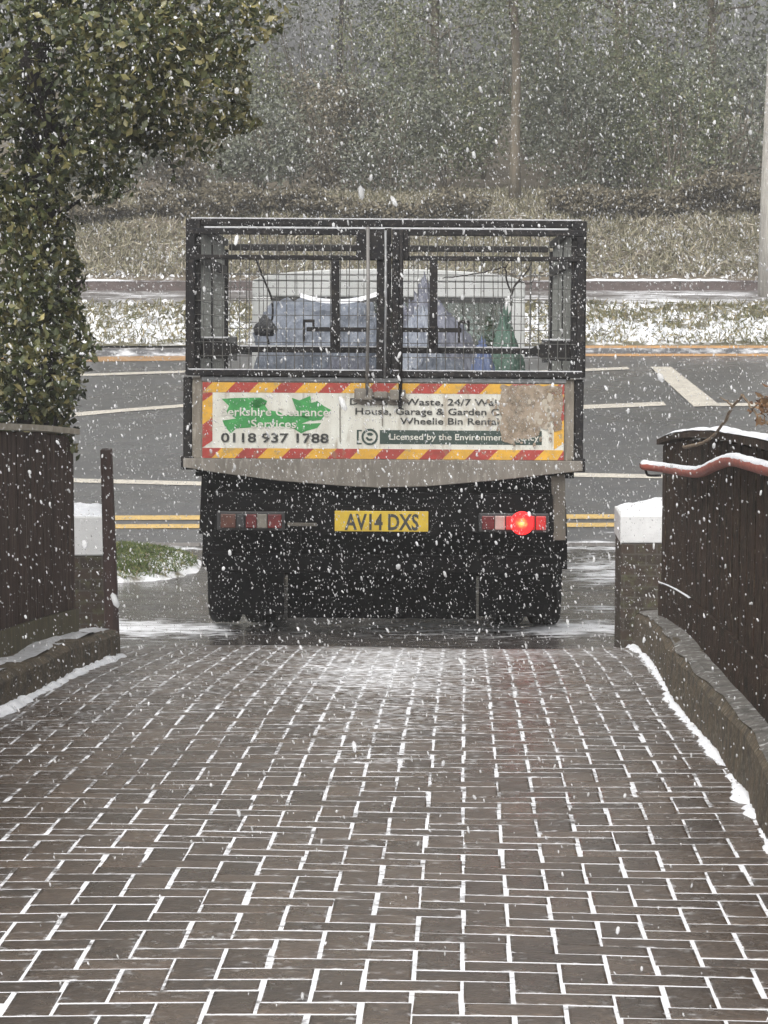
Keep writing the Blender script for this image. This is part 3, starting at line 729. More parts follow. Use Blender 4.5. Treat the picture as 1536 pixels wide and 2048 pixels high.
# ------------------------------------------------------------------ wood across the road
m_wood1 = leafmat('wood_leaves', [(0, (.078, .096, .050)), (.45, (.108, .125, .064)), (.8, (.145, .152, .080)), (1, (.20, .19, .11))], .6)
m_wood2 = leafmat('wood_leaves_brown', [(0, (.085, .072, .050)), (.5, (.12, .105, .070)), (.85, (.155, .135, .09)), (1, (.20, .17, .12))], .7)
m_wood3 = leafmat('wood_leaves_grey', [(0, (.085, .096, .070)), (.5, (.115, .128, .092)), (1, (.17, .175, .13))], .6)
def cluster_pts(c, r, n, k_):
    cs = ellipsoid_pts(c, np.asarray(r) * .85, k_, .3); w = NR.integers(0, k_, n)
    rr = np.asarray(r) * .38
    d = NR.normal(size=(n, 3)); d /= np.linalg.norm(d, axis=1)[:, None]
    return cs[w] + d * (NR.random(n) ** .5)[:, None] * rr
def wood_tree(x, y, h, r, bare, m, label, leaves, trunk_r, leanx=0, barkm=None):
    g = ground(y); root = empty('wood_tree', (x, y, g)); tag(root, label, 'tree')
    t = MB(); n = 9
    pth = [Vector((leanx * (i / n) + .06 * nz(i * .6, x), .05 * nz(i * .5, y), h * i / n - .1)) for i in range(n + 1)]
    t.tube(pth, [trunk_r * (1 - .75 * i / n) * (1.25 if i == 0 else 1) for i in range(n + 1)], 10)
    t.build('trunk', barkm or m_barkf, root, smooth=True)
    l = MB()
    for i in range(13):
        k_ = R.uniform(bare, .95); p = pth[int(k_ * n)].lerp(pth[min(n, int(k_ * n) + 1)], k_ * n % 1)
        a = R.uniform(0, 2 * math.pi); L = r * R.uniform(.5, 1.0)
        d = Vector((math.cos(a), math.sin(a), R.uniform(.0, .6)))
        q = [p, p + d * L * .35 + Vector((0, 0, R.uniform(-.05, .1))), p + d * L * .7 + Vector((R.gauss(0, .1), 0, R.gauss(0, .1))), p + d * L]
        q = smooth_path(q, 3); l.tube(q, [trunk_r * .32 * (1 - .85 * j / len(q)) for j in range(len(q))], 5)
    l.build('limbs', barkm or m_barkf, root, smooth=True)
    C = cluster_pts((leanx * .6, 0, h * (bare + 1) / 2), (r, r, h * (1 - bare) / 2), int(leaves * 1.6), 44)
    leafcloud('crown', C, .075, m, root, aspect=.5)['kind'] = 'stuff'
    return root
wood_tree(1.93, 44.4, 6.5, 1.7, .30, m_wood1, 'tree with a straight brown trunk behind the truck roof', 6500, .085)
wood_tree(-.75, 50, 7.5, 1.6, .45, m_wood2, 'slender thin leaved tree behind the left half of the truck roof', 2400, .06, .15, m_bark)
wood_tree(5.3, 48.5, 6.5, 1.8, .35, m_wood1, 'leafy tree beside the grey pole at the right edge', 5200, .09, -.2)
wood_tree(3.9, 51, 7.5, 1.9, .30, m_wood2, 'brown leaved tree between the straight trunk and the grey pole', 5200, .10, .2)
wood_tree(-2.5, 49, 6.8, 1.4, .35, m_wood3, 'greyish tree standing just right of the evergreen tree', 2200, .06, .1, m_bark)
wood_tree(.9, 53, 7.5, 2.0, .25, m_wood1, 'bushy tree farthest back behind the middle of the truck', 6200, .10, .0)
wood_tree(-5.2, 48, 7, 2.0, .25, m_wood1, 'wood tree mostly hidden behind the evergreen tree', 5200, .10, .2)
wood_tree(8.2, 50, 7.5, 2.2, .2, m_wood1, 'wood tree beyond the right edge behind the pole', 5200, .12, .2)
sp_ = [(x_, 43.2 + .5 * nz(x_ * 3.), .60 + .1 * nz(x_), .22 + .16 * nz(x_ * 2., 5.), 2) for x_ in (-5.2, -4.1, -3.0, -2.2, -1.2, -.2, .9, 2.9, 3.8, 4.8, 5.7)] + [(-4.2, 45.4, 1.0, .9, 3), (-3.0, 46.0, .95, .8, 2), (-1.9, 45.6, .9, .75, 3), (-.9, 46.3, 1.05, .95, 2), (.1, 45.7, 1.0, .95, 3), (.95, 46.4, 1.1, 1.1, 1), (2.9, 45.7, 1.0, 1.05, 3), (3.4, 46.3, 1.1, 1.25, 1), (4.3, 45.6, 1.05, 1.15, 1), (5.3, 46.2, 1.2, 1.2, 3),
       (-2.4, 48.2, 1.2, 1.3, 1), (-.1, 48.6, 1.3, 1.7, 1), (1.6, 48.9, 1.3, 1.6, 3), (3.2, 48.4, 1.3, 1.8, 1), (4.7, 48.9, 1.3, 1.9, 1), (-3.9, 48.8, 1.3, 1.5, 2), (-1.2, 51.5, 1.4, 1.9, 3), (2.4, 51.5, 1.5, 2.2, 1)]
for i, (x, y, r, h, k_) in enumerate(sp_):
    g = ground(y); root = empty('wood_shrub', (x, y, g)); tag(root, *(('low brown scrub along the foot of the wood above the bank', 'scrub', 'scrub at the foot of the wood') if i < 11 else ('dim leafy shrub in the wood across the road', 'shrub', 'shrubs in the wood across the road')))
    C = cluster_pts((0, 0, h * .95), (r, r * .8, h * 1.0), 4600, 30); C = C[C[:, 2] > -.05]
    leafcloud('foliage', C, .068, (m_wood1, m_wood2, m_wood3)[k_ - 1], root, aspect=.5)['kind'] = 'stuff'
    s = MB()
    for _ in range(9):
        a = R.uniform(0, 6.28); d = Vector((math.cos(a) * .5, math.sin(a) * .4, 1.5)) * h
        s.tube(smooth_path([Vector((0, 0, -.05)), d * .5 + Vector((R.gauss(0, .1), 0, 0)), d], 4), [.02, .018, .016, .014, .012, .01, .008, .006, .005], 5)
    s.build('stems', m_barkf, root, smooth=True)
# far mass of the wood
n = 52000; x = NR.uniform(-22, 22, n); y = NR.uniform(56, 64, n); z = NR.uniform(-.8, 7.5, n)
kk = np.array([nz(a * .45, c * .55, b * .2) for a, b, c in zip(x, y, z)]) > -.18
kk &= ~((x > -3.0) & (x < -.4) & (z > 1.0) & (NR.random(n) < .72))
C = np.stack([x, y, z], 1)[kk]
tag(leafcloud('far_wood', C, .22, m_wood3, aspect=.5), 'far dim mass of the wood behind the nearer trees', 'wood', kind='stuff')

# path edging and pole
mb = MB(); xx = -16.
while xx < 16:
    mb.box(xx, xx + 1.99, 40.53 + .02 * nz(xx), 40.60 + .02 * nz(xx), -2.3, -2.08); xx += 2.0
ed = mb.build('path_edging', m_edge, bevel=.008); tag(ed, 'low brown edging boards between the far path and the bank', 'edging')
mb = MB()
V = []; n = 300
for i in range(n + 1):
    xx = -15.9 + 31.8 * i / n; q = max(0, .25 + .3 * sm(1.5, 4, xx) + 1.1 * nz(xx * .9, 4.) + .5 * nz(xx * 5, 2.))
    for s in range(5):
        V.append((xx, 40.52 + .10 * s / 4, -2.092 + .05 * q * math.sin(math.pi * (.05 + .9 * s / 4))))
Fa = [(i*5+k_, i*5+k_+1, (i+1)*5+k_+1, (i+1)*5+k_) for i in range(n) for k_ in range(4)]
link('snow', np_mesh('snow', V, Fa), m_snow, ed, smooth=True)
pb = hit(1542, 592, y0=36); 
pl = MB().tube([(pb.x, pb.y, pb.z - .3), (pb.x + .01, pb.y, pb.z + 1.5), (pb.x + .05, pb.y, pb.z + 4), (pb.x + .09, pb.y, pb.z + 8)], [.185, .165, .12, .09], 20)
po = empty('utility_pole'); tag(po, 'pale grey utility pole on the far verge at the right edge', 'pole')
pl.build('shaft', m_pole, po, smooth=True)
MB().box(pb.x - .06, pb.x + .06, pb.y - .19, pb.y - .155, pb.z + 1.9, pb.z + 2.1).build('number_plate', m_galv, po, bevel=.004)

# ------------------------------------------------------------------ the caged tipper truck
S0, Z0 = 360.0, 16.7
T = empty('tipper_truck'); tag(T, 'caged tipper truck with a weathered clearance sign and one lit red rear lamp', 'truck')
yv = (at(810, 700, 1.0)).normalized(); xv = yv.cross(Vector((0, 0, 1))).normalized(); xv = (xv + Vector((0, 0, -.006))).normalized(); zv = xv.cross(yv).normalized()
org = at(767, 1280, Z0)
T.matrix_world = Matrix(((xv.x, yv.x, zv.x, org.x), (xv.y, yv.y, zv.y, org.y), (xv.z, yv.z, zv.z, org.z), (0, 0, 0, 1)))
def X(px, Y=0.0): return ((px - 810) * (1 + Y / Z0) + 43) / S0
def H(py, Y=0.0): return (580 - (py - 700) * (1 + Y / Z0)) / S0
XL, XR = X(368), X(1166)
BL = 2.75                                       # length of the body

# cage frame
f = MB()
pw = .082
for s in (-1, 1):
    xo = XL if s < 0 else XR; xi = xo + pw * (1 if s < 0 else -1); a, b = min(xo, xi), max(xo, xi)
    f.box(a, b, 0, .07, H(752), H(441))
    f.box(a + .005, b - .005, BL - .06, BL, H(752), H(470))
    f.box(a + .02, b - .02, BL * .5 - .03, BL * .5 + .03, H(752), H(470))
    f.box(a + .004, b - .004, .07, BL - .06, H(462), H(447))
    f.box(a + .012, b - .012, .07, BL - .06, H(528), H(508))
f.box(XL + pw, XR - pw, .006, .06, H(455), H(441))
f.box(XL + pw, XR - pw, BL - .05, BL - .008, H(472), H(458))
f.box(XL + pw, XR - pw, BL - .05, BL - .008, H(706, BL), H(694, BL))
f.box(XL + pw, XR - pw, .012, .058, H(760), H(745))
fr = f.build('cage_frame', m_frame, T, bevel=.006)
# snow on the rails
s_ = MB()
s_.box(XL + .03, XR - .03, .004, .065, H(440.6), H(438.3))
for y0, h0, Yd in ((.002, 459, 0), (BL - .05, 694.2, BL)):
    s_.box(XL + pw + .02, XR - pw - .02, y0, y0 + .04, H(h0, Yd), H(h0 - 3, Yd))
s_.build('snow', m_slush, fr)
# side meshes: wires
def mesh_panel(x0, x1, z0, z1, y, name, parent, px=.054, pz=.085, r=.0028):
    w = MB(); n = int((x1 - x0) / px)
    for i in range(1, n + 1):
        x = x0 + (x1 - x0) * i / (n + 1) + R.gauss(0, .0012); b = R.gauss(0, .004)
        w.tube([(x, y, z0), (x + b, y + R.gauss(0, .002), (z0 + z1) / 2), (x, y, z1)], r, 5, False)
    n = int((z1 - z0) / pz)
    for i in range(1, n + 1):
        z = z0 + (z1 - z0) * i / (n + 1) + R.gauss(0, .001)
        w.tube([(x0, y + .003, z), ((x0 + x1) / 2, y + .003, z + R.gauss(0, .003)), (x1, y + .003, z)], r * .8, 5, False)
    return w.build(name, m_wire, parent)
def side_mesh(x, name):
    w = MB(); n = 46
    for i in range(1, n):
        y = .07 + (BL - .13) * i / n; w.tube([(x, y, H(752)), (x, y, H(528))], .0022, 5, False)
        w.tube([(x, y, H(508)), (x, y, H(462))], .0022, 5, False)
    for i in range(1, 9):
        z = H(752) + (H(528) - H(752)) * i / 9; w.tube([(x + .004, .07, z), (x + .004, BL - .06, z)], .002, 5, False)
    return w.build(name, m_wire2, T)
side_mesh(XL + .055, 'side_mesh'); side_mesh(XR - .055, 'side_mesh')
mesh_panel(XL + pw, XR - pw, H(694, BL), H(472), BL - .03, 'front_mesh', T, .11, .16)
# sides: solid drop sides with rail
for s in (-1, 1):
    xo = XL + .02 if s < 0 else XR - .02; xi = xo + .035 * (1 if s < 0 else -1); a, b = min(xo, xi), max(xo, xi)
    d = MB(); d.box(a, b, .045, BL, H(932), H(757)); d.box(a - .012, b + .012, .075, BL - .065, H(700), H(688))
    o = d.build('drop_side', m_tail, T, bevel=.006)
    # curved bracket plates where the side rail meets the rear post
    g = MB(); q = 1 if s < 0 else -1
    x0 = XL + pw if s < 0 else XR - pw
    g.prism([(x0, H(679)), (x0 + q*.115, H(680)), (x0 + q*.17, H(687)), (x0 + q*.225, H(695)), (x0 + q*.225, H(703)), (x0 + q*.17, H(712)), (x0 + q*.115, H(719)), (x0, H(719))], .06, .085)
    g.build('bracket', m_frame, T, bevel=.004)
    hz = MB(); hz.box(min(x0, x0+q*.15), max(x0, x0+q*.15), .058, .09, H(678), H(675)); hz.build('bracket_snow', m_slush, T)
    # rear corner posts of the tipping body below the cage
    c = MB(); a, b = (X(364), X(381)) if s < 0 else (X(1145), X(1163))
    c.box(a, b, -.004, .08, H(940), H(756)); c.box(a - .012, b + .012, -.01, .06, H(941), H(914)); c.build('corner_post', m_frame, T, bevel=.006)
    c = MB(); a, b = (X(382), X(402)) if s < 0 else (X(1124), X(1144))
    c.box(a, b, -.002, .05, H(918), H(762)); c.build('corner_board', m_tail, T, bevel=.004)

# rear doors
def door(x0, x1, s):
    o_ = MB(); y0, y1 = -.038, -.004
    o_.box(x0, x1, y0, y1, H(472.5), H(460)); o_.box(x0, x1, y0, y1, H(753), H(741)); o_.box(x0, x1, y0 + .002, y1 - .002, H(522), H(512.5))
    w = .042
    o_.box(x0, x0 + w, y0 + .004, y1 - .004, H(741), H(522)); o_.box(x1 - w, x1, y0 + .004, y1 - .004, H(741), H(522))
    o_.box(x0, x0 + w, y0 + .004, y1 - .004, H(512.5), H(472.5)); o_.box(x1 - w, x1, y0 + .004, y1 - .004, H(512.5), H(472.5))
    d = o_.build('rear_door', m_frame, T, bevel=.004)
    mesh_panel(x0 + w, x1 - w, H(741), H(522), y1 - .012, 'door_mesh', d, .052, .083)
    mesh_panel(x0 + w, x1 - w, H(512.5), H(472.5), y1 - .012, 'door_mesh', d, .052, .09)
    px = 667 if s < 0 else 862
    st = MB(); st.box(X(px - 8), X(px + 8), y0 + .003, y1 - .003, H(690), H(522)); st.build('stiffener', m_frame, d, bevel=.003)
    hd = MB(); c = X(px); hd.box(c - .027, c + .027, y0 - .012, y0 + .002, H(706), H(652)); hd.tube([(c - .015, y0 - .02, H(668)), (c + .02, y0 - .03, H(676)), (c - .01, y0 - .02, H(690))], .011, 8); hd.build('latch', m_frame, d, bevel=.003)
    q = -1 if s < 0 else 1
    bar = MB(); hx = X(610) if s < 0 else X(918)
    a, b = sorted((hx, X(735) if s < 0 else X(800)))
    bar.box(a, b, y0 - .012, y0 - .001, H(664), H(655)); bar.box(hx - .02, hx - .007, y0 - .02, y0 - .004, H(684), H(641)); bar.box(hx - .02, hx + .045, y0 - .02, y0 - .004, H(646), H(640)); bar.box(hx + .032, hx + .045, y0 - .02, y0 - .004, H(662), H(646))
    bar.build('latch_bar', m_frame, d, bevel=.002)
    sn = MB(); sn.box(x0 + .01, x1 - .01, y0 + .002, y1, H(741), H(739)); sn.build('door_snow', m_slush, d)
    return d
door(XL + .012, X(764), -1); door(X(779), XR - .012, 1)
c = MB(); c.box(X(708), X(763), -.052, -.040, H(521), H(466)); c.box(X(780), X(812), -.052, -.040, H(521), H(466)); c.box(X(764.5), X(778), -.03, .0, H(753), H(458)); c.build('lock_plate', m_frame, T, bevel=.003)
rods = [(731, 456, 790, .010, m_rod), (766, 463, 757, .007, m_galv), (797, 462, 815, .011, m_frame)]
for px, a, b, r, mm in rods:
    q = MB().tube([(X(px), -.062, H(b)), (X(px) + .004, -.062, H((a + b) / 2)), (X(px), -.062, H(a))], r, 8)
    q.build('lock_rod', mm, T, smooth=True)
q = MB()
q.box(X(706), X(742), -.068, -.046, H(800), H(776)); q.box(X(776), X(808), -.068, -.046, H(800), H(778)); q.box(X(745), X(772), -.064, -.046, H(796), H(782))
q.build('lock_keep', m_grime2, T, bevel=.008)

# tailgate with its sign
tg = MB(); tg.box(X(383), X(1143), 0, .04, H(924), H(757)); TG = tg.build('tailgate', m_tail, T, bevel=.005)
tg = MB(); tg.box(X(400), X(1128), -.006, .05, H(764), H(755)); tg.build('tailgate_rail', m_galv, TG, bevel=.003)
lip_pts = [(365, 936), (430, 946), (560, 962), (680, 971), (755, 974), (850, 971), (990, 958), (1090, 946), (1162, 938)]
poly = [(X(365), H(918)), (X(1162), H(918))] + [(X(a), H(b)) for a, b in lip_pts[::-1]]
MB().prism(poly, -.030, -.004).build('tail_lip', m_lip, T, bevel=.004)
SX0, SX1, SZ0, SZ1 = X(403), X(1124), H(917), H(766)
sg = MB().box(SX0, SX1, -.0165, -.010, SZ0, SZ1).build('sign_board', m_white, TG, bevel=.002)
def flat(name, polys, m, y, parent=sg, th=.0012):
    mb = MB()
    for p in polys: mb.prism(p, y, y + th)
    return mb.build(name, m, parent)
bw = 20 / S0
reds, yels = [], []
per = 92 / S0; t = SX0 - .1; i = 0
def clip(v, a, b): return max(a, min(b, v))
for (zb, zt, ph) in ((SZ1 - bw, SZ1, .00), (SZ0, SZ0 + bw, .5)):
    x = SX0 - per * (1 - ph * .4); k_ = 0
    while x < SX1:
        a, b = x, x + per / 2; h = zt - zb
        p = [(clip(a, SX0, SX1), zb), (clip(b, SX0, SX1), zb), (clip(b + h, SX0, SX1), zt), (clip(a + h, SX0, SX1), zt)]
        if p[1][0] - p[0][0] > .003 or p[2][0] - p[3][0] > .003: (reds if k_ % 2 else yels).append(p)
        x += per / 2; k_ += 1
for (xa, xb) in ((SX0, SX0 + bw), (SX1 - bw, SX1)):
    z = SZ0 + bw + .001; k_ = 0 if xa == SX0 else 1; zt = SZ1 - bw - .001
    while z < zt:
        b = min(z + per / 2, zt); p = [(xa, z), (xb, min(z + bw * .7, zt)), (xb, min(b + bw * .7, zt)), (xa, b)]
        (reds if k_ % 2 == 0 else yels).append(p); z += per / 2; k_ += 1
flat('red_chevrons', reds, m_red, -.0180); flat('yellow_chevrons', yels, m_yel, -.0180)
def G(pts): return [(X(a), H(b)) for a, b in pts]
flat('green_patches', [G([(441, 799), (470, 797), (520, 796), (532, 803), (528, 812), (534, 821), (556, 824), (566, 831), (590, 828), (614, 833), (618, 841), (600, 848), (640, 846), (632, 856), (610, 862), (600, 867), (586, 858), (560, 853), (508, 855), (470, 858), (460, 868), (448, 855), (443, 842), (470, 838), (450, 826), (456, 813)]),
                       G([(581, 796), (596, 801), (618, 792), (620, 806), (632, 802), (645, 812), (660, 820), (648, 828), (640, 840), (622, 842), (604, 836), (592, 826), (587, 812)]),
                       G([(500, 803), (522, 798), (531, 809), (512, 818), (498, 815)])], m_green, -.0178)
def text(s, px0, px1, py_base, py_cap, m, name='lettering', y=-.0205, parent=sg, bold=.03, th=.0010):
    cu = bpy.data.curves.new('t', 'FONT'); cu.body = s; cu.size = 1; cu.extrude = .02; cu.offset = bold; cu.resolution_u = 3
    o = bpy.data.objects.new('t', cu); COL.objects.link(o)
    bpy.context.view_layer.update()
    me = bpy.data.meshes.new_from_object(o.evaluated_get(bpy.context.evaluated_depsgraph_get()))
    bpy.data.objects.remove(o); bpy.data.curves.remove(cu)
    v = np.array([q.co[:] for q in me.vertices]); x0, x1 = v[:, 0].min(), v[:, 0].max()
    cap = .70
    w = np.empty_like(v)
    w[:, 0] = X(px0) + (v[:, 0] - x0) / (x1 - x0) * (X(px1) - X(px0))
    w[:, 2] = H(py_base) + v[:, 1] / cap * (H(py_cap) - H(py_base))
    w[:, 1] = y - v[:, 2] / .04 * th
    me.vertices.foreach_set('co', w.astype(np.float32).ravel()); me.update(); me.name = name; me.materials.clear()
    return link(name, me, m, parent)
text('Berkshire Clearance', 440, 655, 832, 816, m_white, bold=.012)
text('Services', 500, 590, 856, 840, m_white, bold=.012)
text('0118 937 1788', 440, 655, 885, 867, m_ink, bold=.02)
text('Domestic Waste, 24/7 Wait & Load', 697, 1082, 809, 796, m_ink, bold=.014)
text('House, Garage & Garden Clearance', 708, 1082, 828, 815, m_ink, bold=.014)
text('Wheelie Bin Rental', 797, 994, 847, 834, m_ink, bold=.014)
flat('black_bar', [G([(757, 859), (1080, 859), (1080, 887), (757, 887)]), G([(711, 859), (721, 859), (721, 862), (715, 862), (715, 885), (721, 885), (721, 888), (711, 888)])], m_bar, -.0178)
text('Licensed by the Environment Agency', 776, 1074, 878, 866, m_white, bold=.012)
ring = MB(); n = 36; cx, cz = X(737), H(873)
def annulus(r0, r1, a0=0, a1=2*math.pi):
    o = []
    for i in range(n):
        t0, t1 = a0 + (a1-a0)*i/n, a0 + (a1-a0)*(i+1)/n
        o.append([(cx + r0*math.cos(t0), cz + r0*math.sin(t0)), (cx + r1*math.cos(t0), cz + r1*math.sin(t0)), (cx + r1*math.cos(t1), cz + r1*math.sin(t1)), (cx + r0*math.cos(t1), cz + r0*math.sin(t1))])
    return o
flat('round_emblem', annulus(.034, .046) + annulus(.008, .024, .6, 2.4) + annulus(.010, .022, 3.2, 5.6), m_bar, -.0190)
def blob(px, py, rx, ry, seed, n=26):
    return [(X(px + rx * math.cos(2*math.pi*i/n) * (1 + .35 * nz(math.cos(2*math.pi*i/n)*1.8, math.sin(2*math.pi*i/n)*1.8, seed))), H(py + ry * math.sin(2*math.pi*i/n) * (1 + .35 * nz(math.cos(2*math.pi*i/n)*1.8, math.sin(2*math.pi*i/n)*1.8, seed + 9)))) for i in range(n)]
def ragged(pts, amp, seed):
    out = []
    for i in range(len(pts)):
        a, b = pts[i], pts[(i + 1) % len(pts)]; n = max(1, int(math.hypot(b[0]-a[0], b[1]-a[1]) / 4.5))
        for k_ in range(n):
            x, y = a[0] + (b[0]-a[0]) * k_ / n, a[1] + (b[1]-a[1]) * k_ / n
            out.append((min(1123.5, x + amp * (nz(x * .21, y * .21, seed) + .8 * nz(x * .6, y * .6, seed + 3))), max(766.5, y + amp * (nz(x * .21, y * .21, seed + 7) + .8 * nz(x * .6, y * .6, seed + 9)))))
    return G(out)
flat('grime', [ragged([(996, 768), (1040, 768), (1100, 768), (1120, 769), (1121, 800), (1118, 830), (1119, 856), (1104, 860), (1101, 838), (1092, 846), (1084, 856), (1076, 852), (1074, 868), (1050, 876), (1036, 872), (1020, 886), (1002, 880), (996, 858), (1000, 830), (992, 806), (998, 788)], 3.2, 3.)], m_grime, -.0232)
bits = []
for k_ in range(46):
    a = R.uniform(0, 6.28); px_, py_ = 1050 + 66 * math.cos(a) * R.uniform(.85, 1.25), 822 + 58 * math.sin(a) * R.uniform(.85, 1.2)
    if 950 < px_ < 1118 and 772 < py_ < 908: bits.append(blob(px_, py_, R.uniform(1.2, 4), R.uniform(1.5, 6), k_ * 1.7, 9))
flat('grime', bits, m_grime, -.0228)
m_torn = M('torn_pale', (.42, .38, .31), (.34, .29, .23), .7, 20)
flat('grime', [blob(735, 799, 30, 11, 1.), blob(790, 800, 22, 10, 4.), blob(760, 792, 30, 9, 7.), G([(760, 800), (763, 800), (763, 850), (761, 852)]), G([(676, 792), (678, 792), (679, 884), (677, 884)])], m_grime2, -.0236)
flat('torn_paper', [blob(R.uniform(1052, 1098), R.uniform(788, 862), R.uniform(1.5, 6), R.uniform(3, 10), k_ * 2.3, 12) for k_ in range(16)], m_torn, -.0246)

# number plate and lamps
npz = MB().box(X(668), X(855), -.016, -.006, H(1062), H(1021)).build('number_plate', m_plate, T, bevel=.003)
text('AV14 DXS', 688, 836, 1058, 1027, m_ink, y=-.0172, parent=npz, bold=.026)
MB().box(X(640), X(880), -.004, .03, H(1070), H(1010)).build('plate_bracket', m_under, T, bevel=.004)
def lamp(cells, px0, px1):
    b = MB().box(X(px0), X(px1), -.004, .04, H(1062), H(1024)).build('tail_lamp', m_dark, T, bevel=.006)
    for a, c, mm in cells:
        MB().box(X(a), X(c), -.022, -.005, H(1057), H(1029)).build('lens', mm, b, bevel=.005)
    return b
lamp([(440, 470, m_lor), (472, 488, m_dark), (490, 512, m_lred), (513, 533, m_lwh), (534, 562, m_lred)], 432, 568)
lr = lamp([(962, 987, m_lred), (988, 1008, m_lpk), (1010, 1068, m_dimred), (1070, 1090, m_dimred)], 956, 1096)
lr['label'] = 'rear lamp with its round lens lit red'
def disc(px, py, r, y0, y1, name, m, parent):
    n = 24; p = [(X(px) + r * math.cos(2*math.pi*i/n), H(py) + r * math.sin(2*math.pi*i/n)) for i in range(n)]
    return MB().prism(p, y0, y1).build(name, m, parent, bevel=.003)
disc(1042, 1043, .066, -.036, -.0225, 'round_lens', bulb_lens(X(1042), H(1043)), lr)
pl_ = bpy.data.lights.new('rear_lamp_light', 'POINT'); pl_.energy = .22; pl_.color = (1, .03, .02); pl_.shadow_soft_size = .03
plo = bpy.data.objects.new('rear_lamp_light', pl_); COL.objects.link(plo); plo.parent = lr; plo.location = (X(1042), -.085, H(1043))
MB().box(X(573), X(632), -.002, .02, H(1053), H(1046)).build('light_bar', m_flap, T, bevel=.003)

# chassis, axle, wheels, flaps
u = MB()
for s in (-1, 1): u.box(s * .40 - .04, s * .40 + .04, .06, 4.9, .62, .80)
u.box(-.95, .95, .02, .12, .60, .82); u.box(-.95, .95, .10, BL, .84, .90)
for y in (.6, 1.5, 2.3, 3.2): u.box(-.4, .4, y, y + .08, .64, .76)
u.build('chassis', m_under, T, bevel=.006)
b = MB(); b.box(-1.0, 1.0, .18, .27, .36, .46); b.box(-.55, -.47, .19, .26, .44, .64); b.box(.47, .55, .19, .26, .44, .64); b.build('underrun_bar', m_under, T, bevel=.01)
a = MB(); a.tube([(-.80, 1.0, .34), (.80, 1.0, .34)], .055, 14); a.lathe_x([(-.19, .03), (-.15, .10), (-.05, .165), (.05, .165), (.15, .10), (.19, .03)], 0, 1.0, .34, 20)
for s in (-.55, .55): a.box(s - .035, s + .035, .35, 1.65, .44, .50)
a.build('rear_axle', m_under, T, smooth=False)
MB().tube([(.3, .25, .42), (.3, 1.2, .42), (.28, 2.5, .46)], .04, 12).build('exhaust', m_under, T, smooth=True)
tank = MB(); tank.box(.5, .95, 1.6, 2.5, .38, .78); tank.build('fuel_tank', m_under, T, bevel=.05)
def wheel_mesh(w):
    r = .335
    tyre = MB().lathe_x([(-w*.42, .20), (-w*.5, .245), (-w*.5, .30), (-w*.43, .325), (-w*.30, r), (-w*.10, r), (-w*.09, r-.010), (-w*.05, r-.010), (-w*.04, r), (w*.04, r), (w*.05, r-.010), (w*.09, r-.010), (w*.10, r), (w*.30, r), (w*.43, .325), (w*.5, .30), (w*.5, .245), (w*.42, .20)], 0, 0, 0, 40)
    rim = MB().lathe_x([(-w*.40, .205), (-w*.30, .19), (0, .17), (w*.05, .10), (w*.12, .07), (w*.13, 0.001)], 0, 0, 0, 28)
    return tyre, rim
ty_d, rim_d = wheel_mesh(.185)
ty0 = ty_d.build('wheel', m_tyre, T, smooth=True); ri0 = rim_d.build('rim', m_galv, ty0, smooth=True)
wpos = [(-.935, 1.0), (-.725, 1.0), (.725, 1.0), (.935, 1.0), (-.80, 4.35), (.80, 4.35)]
for i, (x, y) in enumerate(wpos):
    if i == 0: o = ty0
    else:
        o = ty0.copy(); COL.objects.link(o); o.parent = T
        r = ri0.copy(); COL.objects.link(r); r.parent = o
    o.location = (x, y, .337); 
    if x < 0: o.rotation_euler = (0, 0, math.pi)
for s in (-1, 1):
    g = MB(); xs = (X(410), X(560)) if s < 0 else (X(962), X(1118)); g.box(xs[0], xs[1], .52, .545, .09, .66); g.build('mud_flap', m_under, T, bevel=.004)
    w = MB(); n = 14
    pr_ = [(1.0 + .42 * math.cos(math.pi * i / n), .36 + .42 * math.sin(math.pi * i / n)) for i in range(n + 1)]; pr_ += [(1.0 + .39 * math.cos(math.pi * i / n), .36 + .39 * math.sin(math.pi * i / n)) for i in range(n, -1, -1)]
    a, b = (-1.05, -.60) if s < 0 else (.60, 1.05); w.side(pr_, a, b); w.build('mudguard', m_under, T)
MB().box(X(562), X(960), .90, .92, .04, .62).build('shade_panel', m_under, T, bevel=.004)  # added dark panel, stands in for the shade under the truck between the wheels
# side skirts hanging at the corners
MB().prism([(X(401), H(948)), (X(414), H(950)), (X(412), H(1070)), (X(396), H(1070))], .02, .05).build('corner_flap', m_under, T, bevel=.004)
MB().prism([(X(1100), H(950)), (X(1128), H(944)), (X(1131), H(1078)), (X(1106), H(1078))], .02, .05).build('corner_flap', m_flap, T, bevel=.004)
MB().prism([(X(405), H(946)), (X(1105), H(946)), (X(1105), H(1010)), (X(405), H(1010))], .07, .10).build('rear_cross_plate', m_under, T, bevel=.004)
bd = MB(); bd.box(XL + .055, XR - .055, .05, BL - .002, .905, .95); bd.build('bed_floor', m_under, T)
hb = MB(); hb.box(XL + .06, XR - .06, BL - .03, BL - .002, .952, H(757)); hb.build('headboard', m_tail, T)

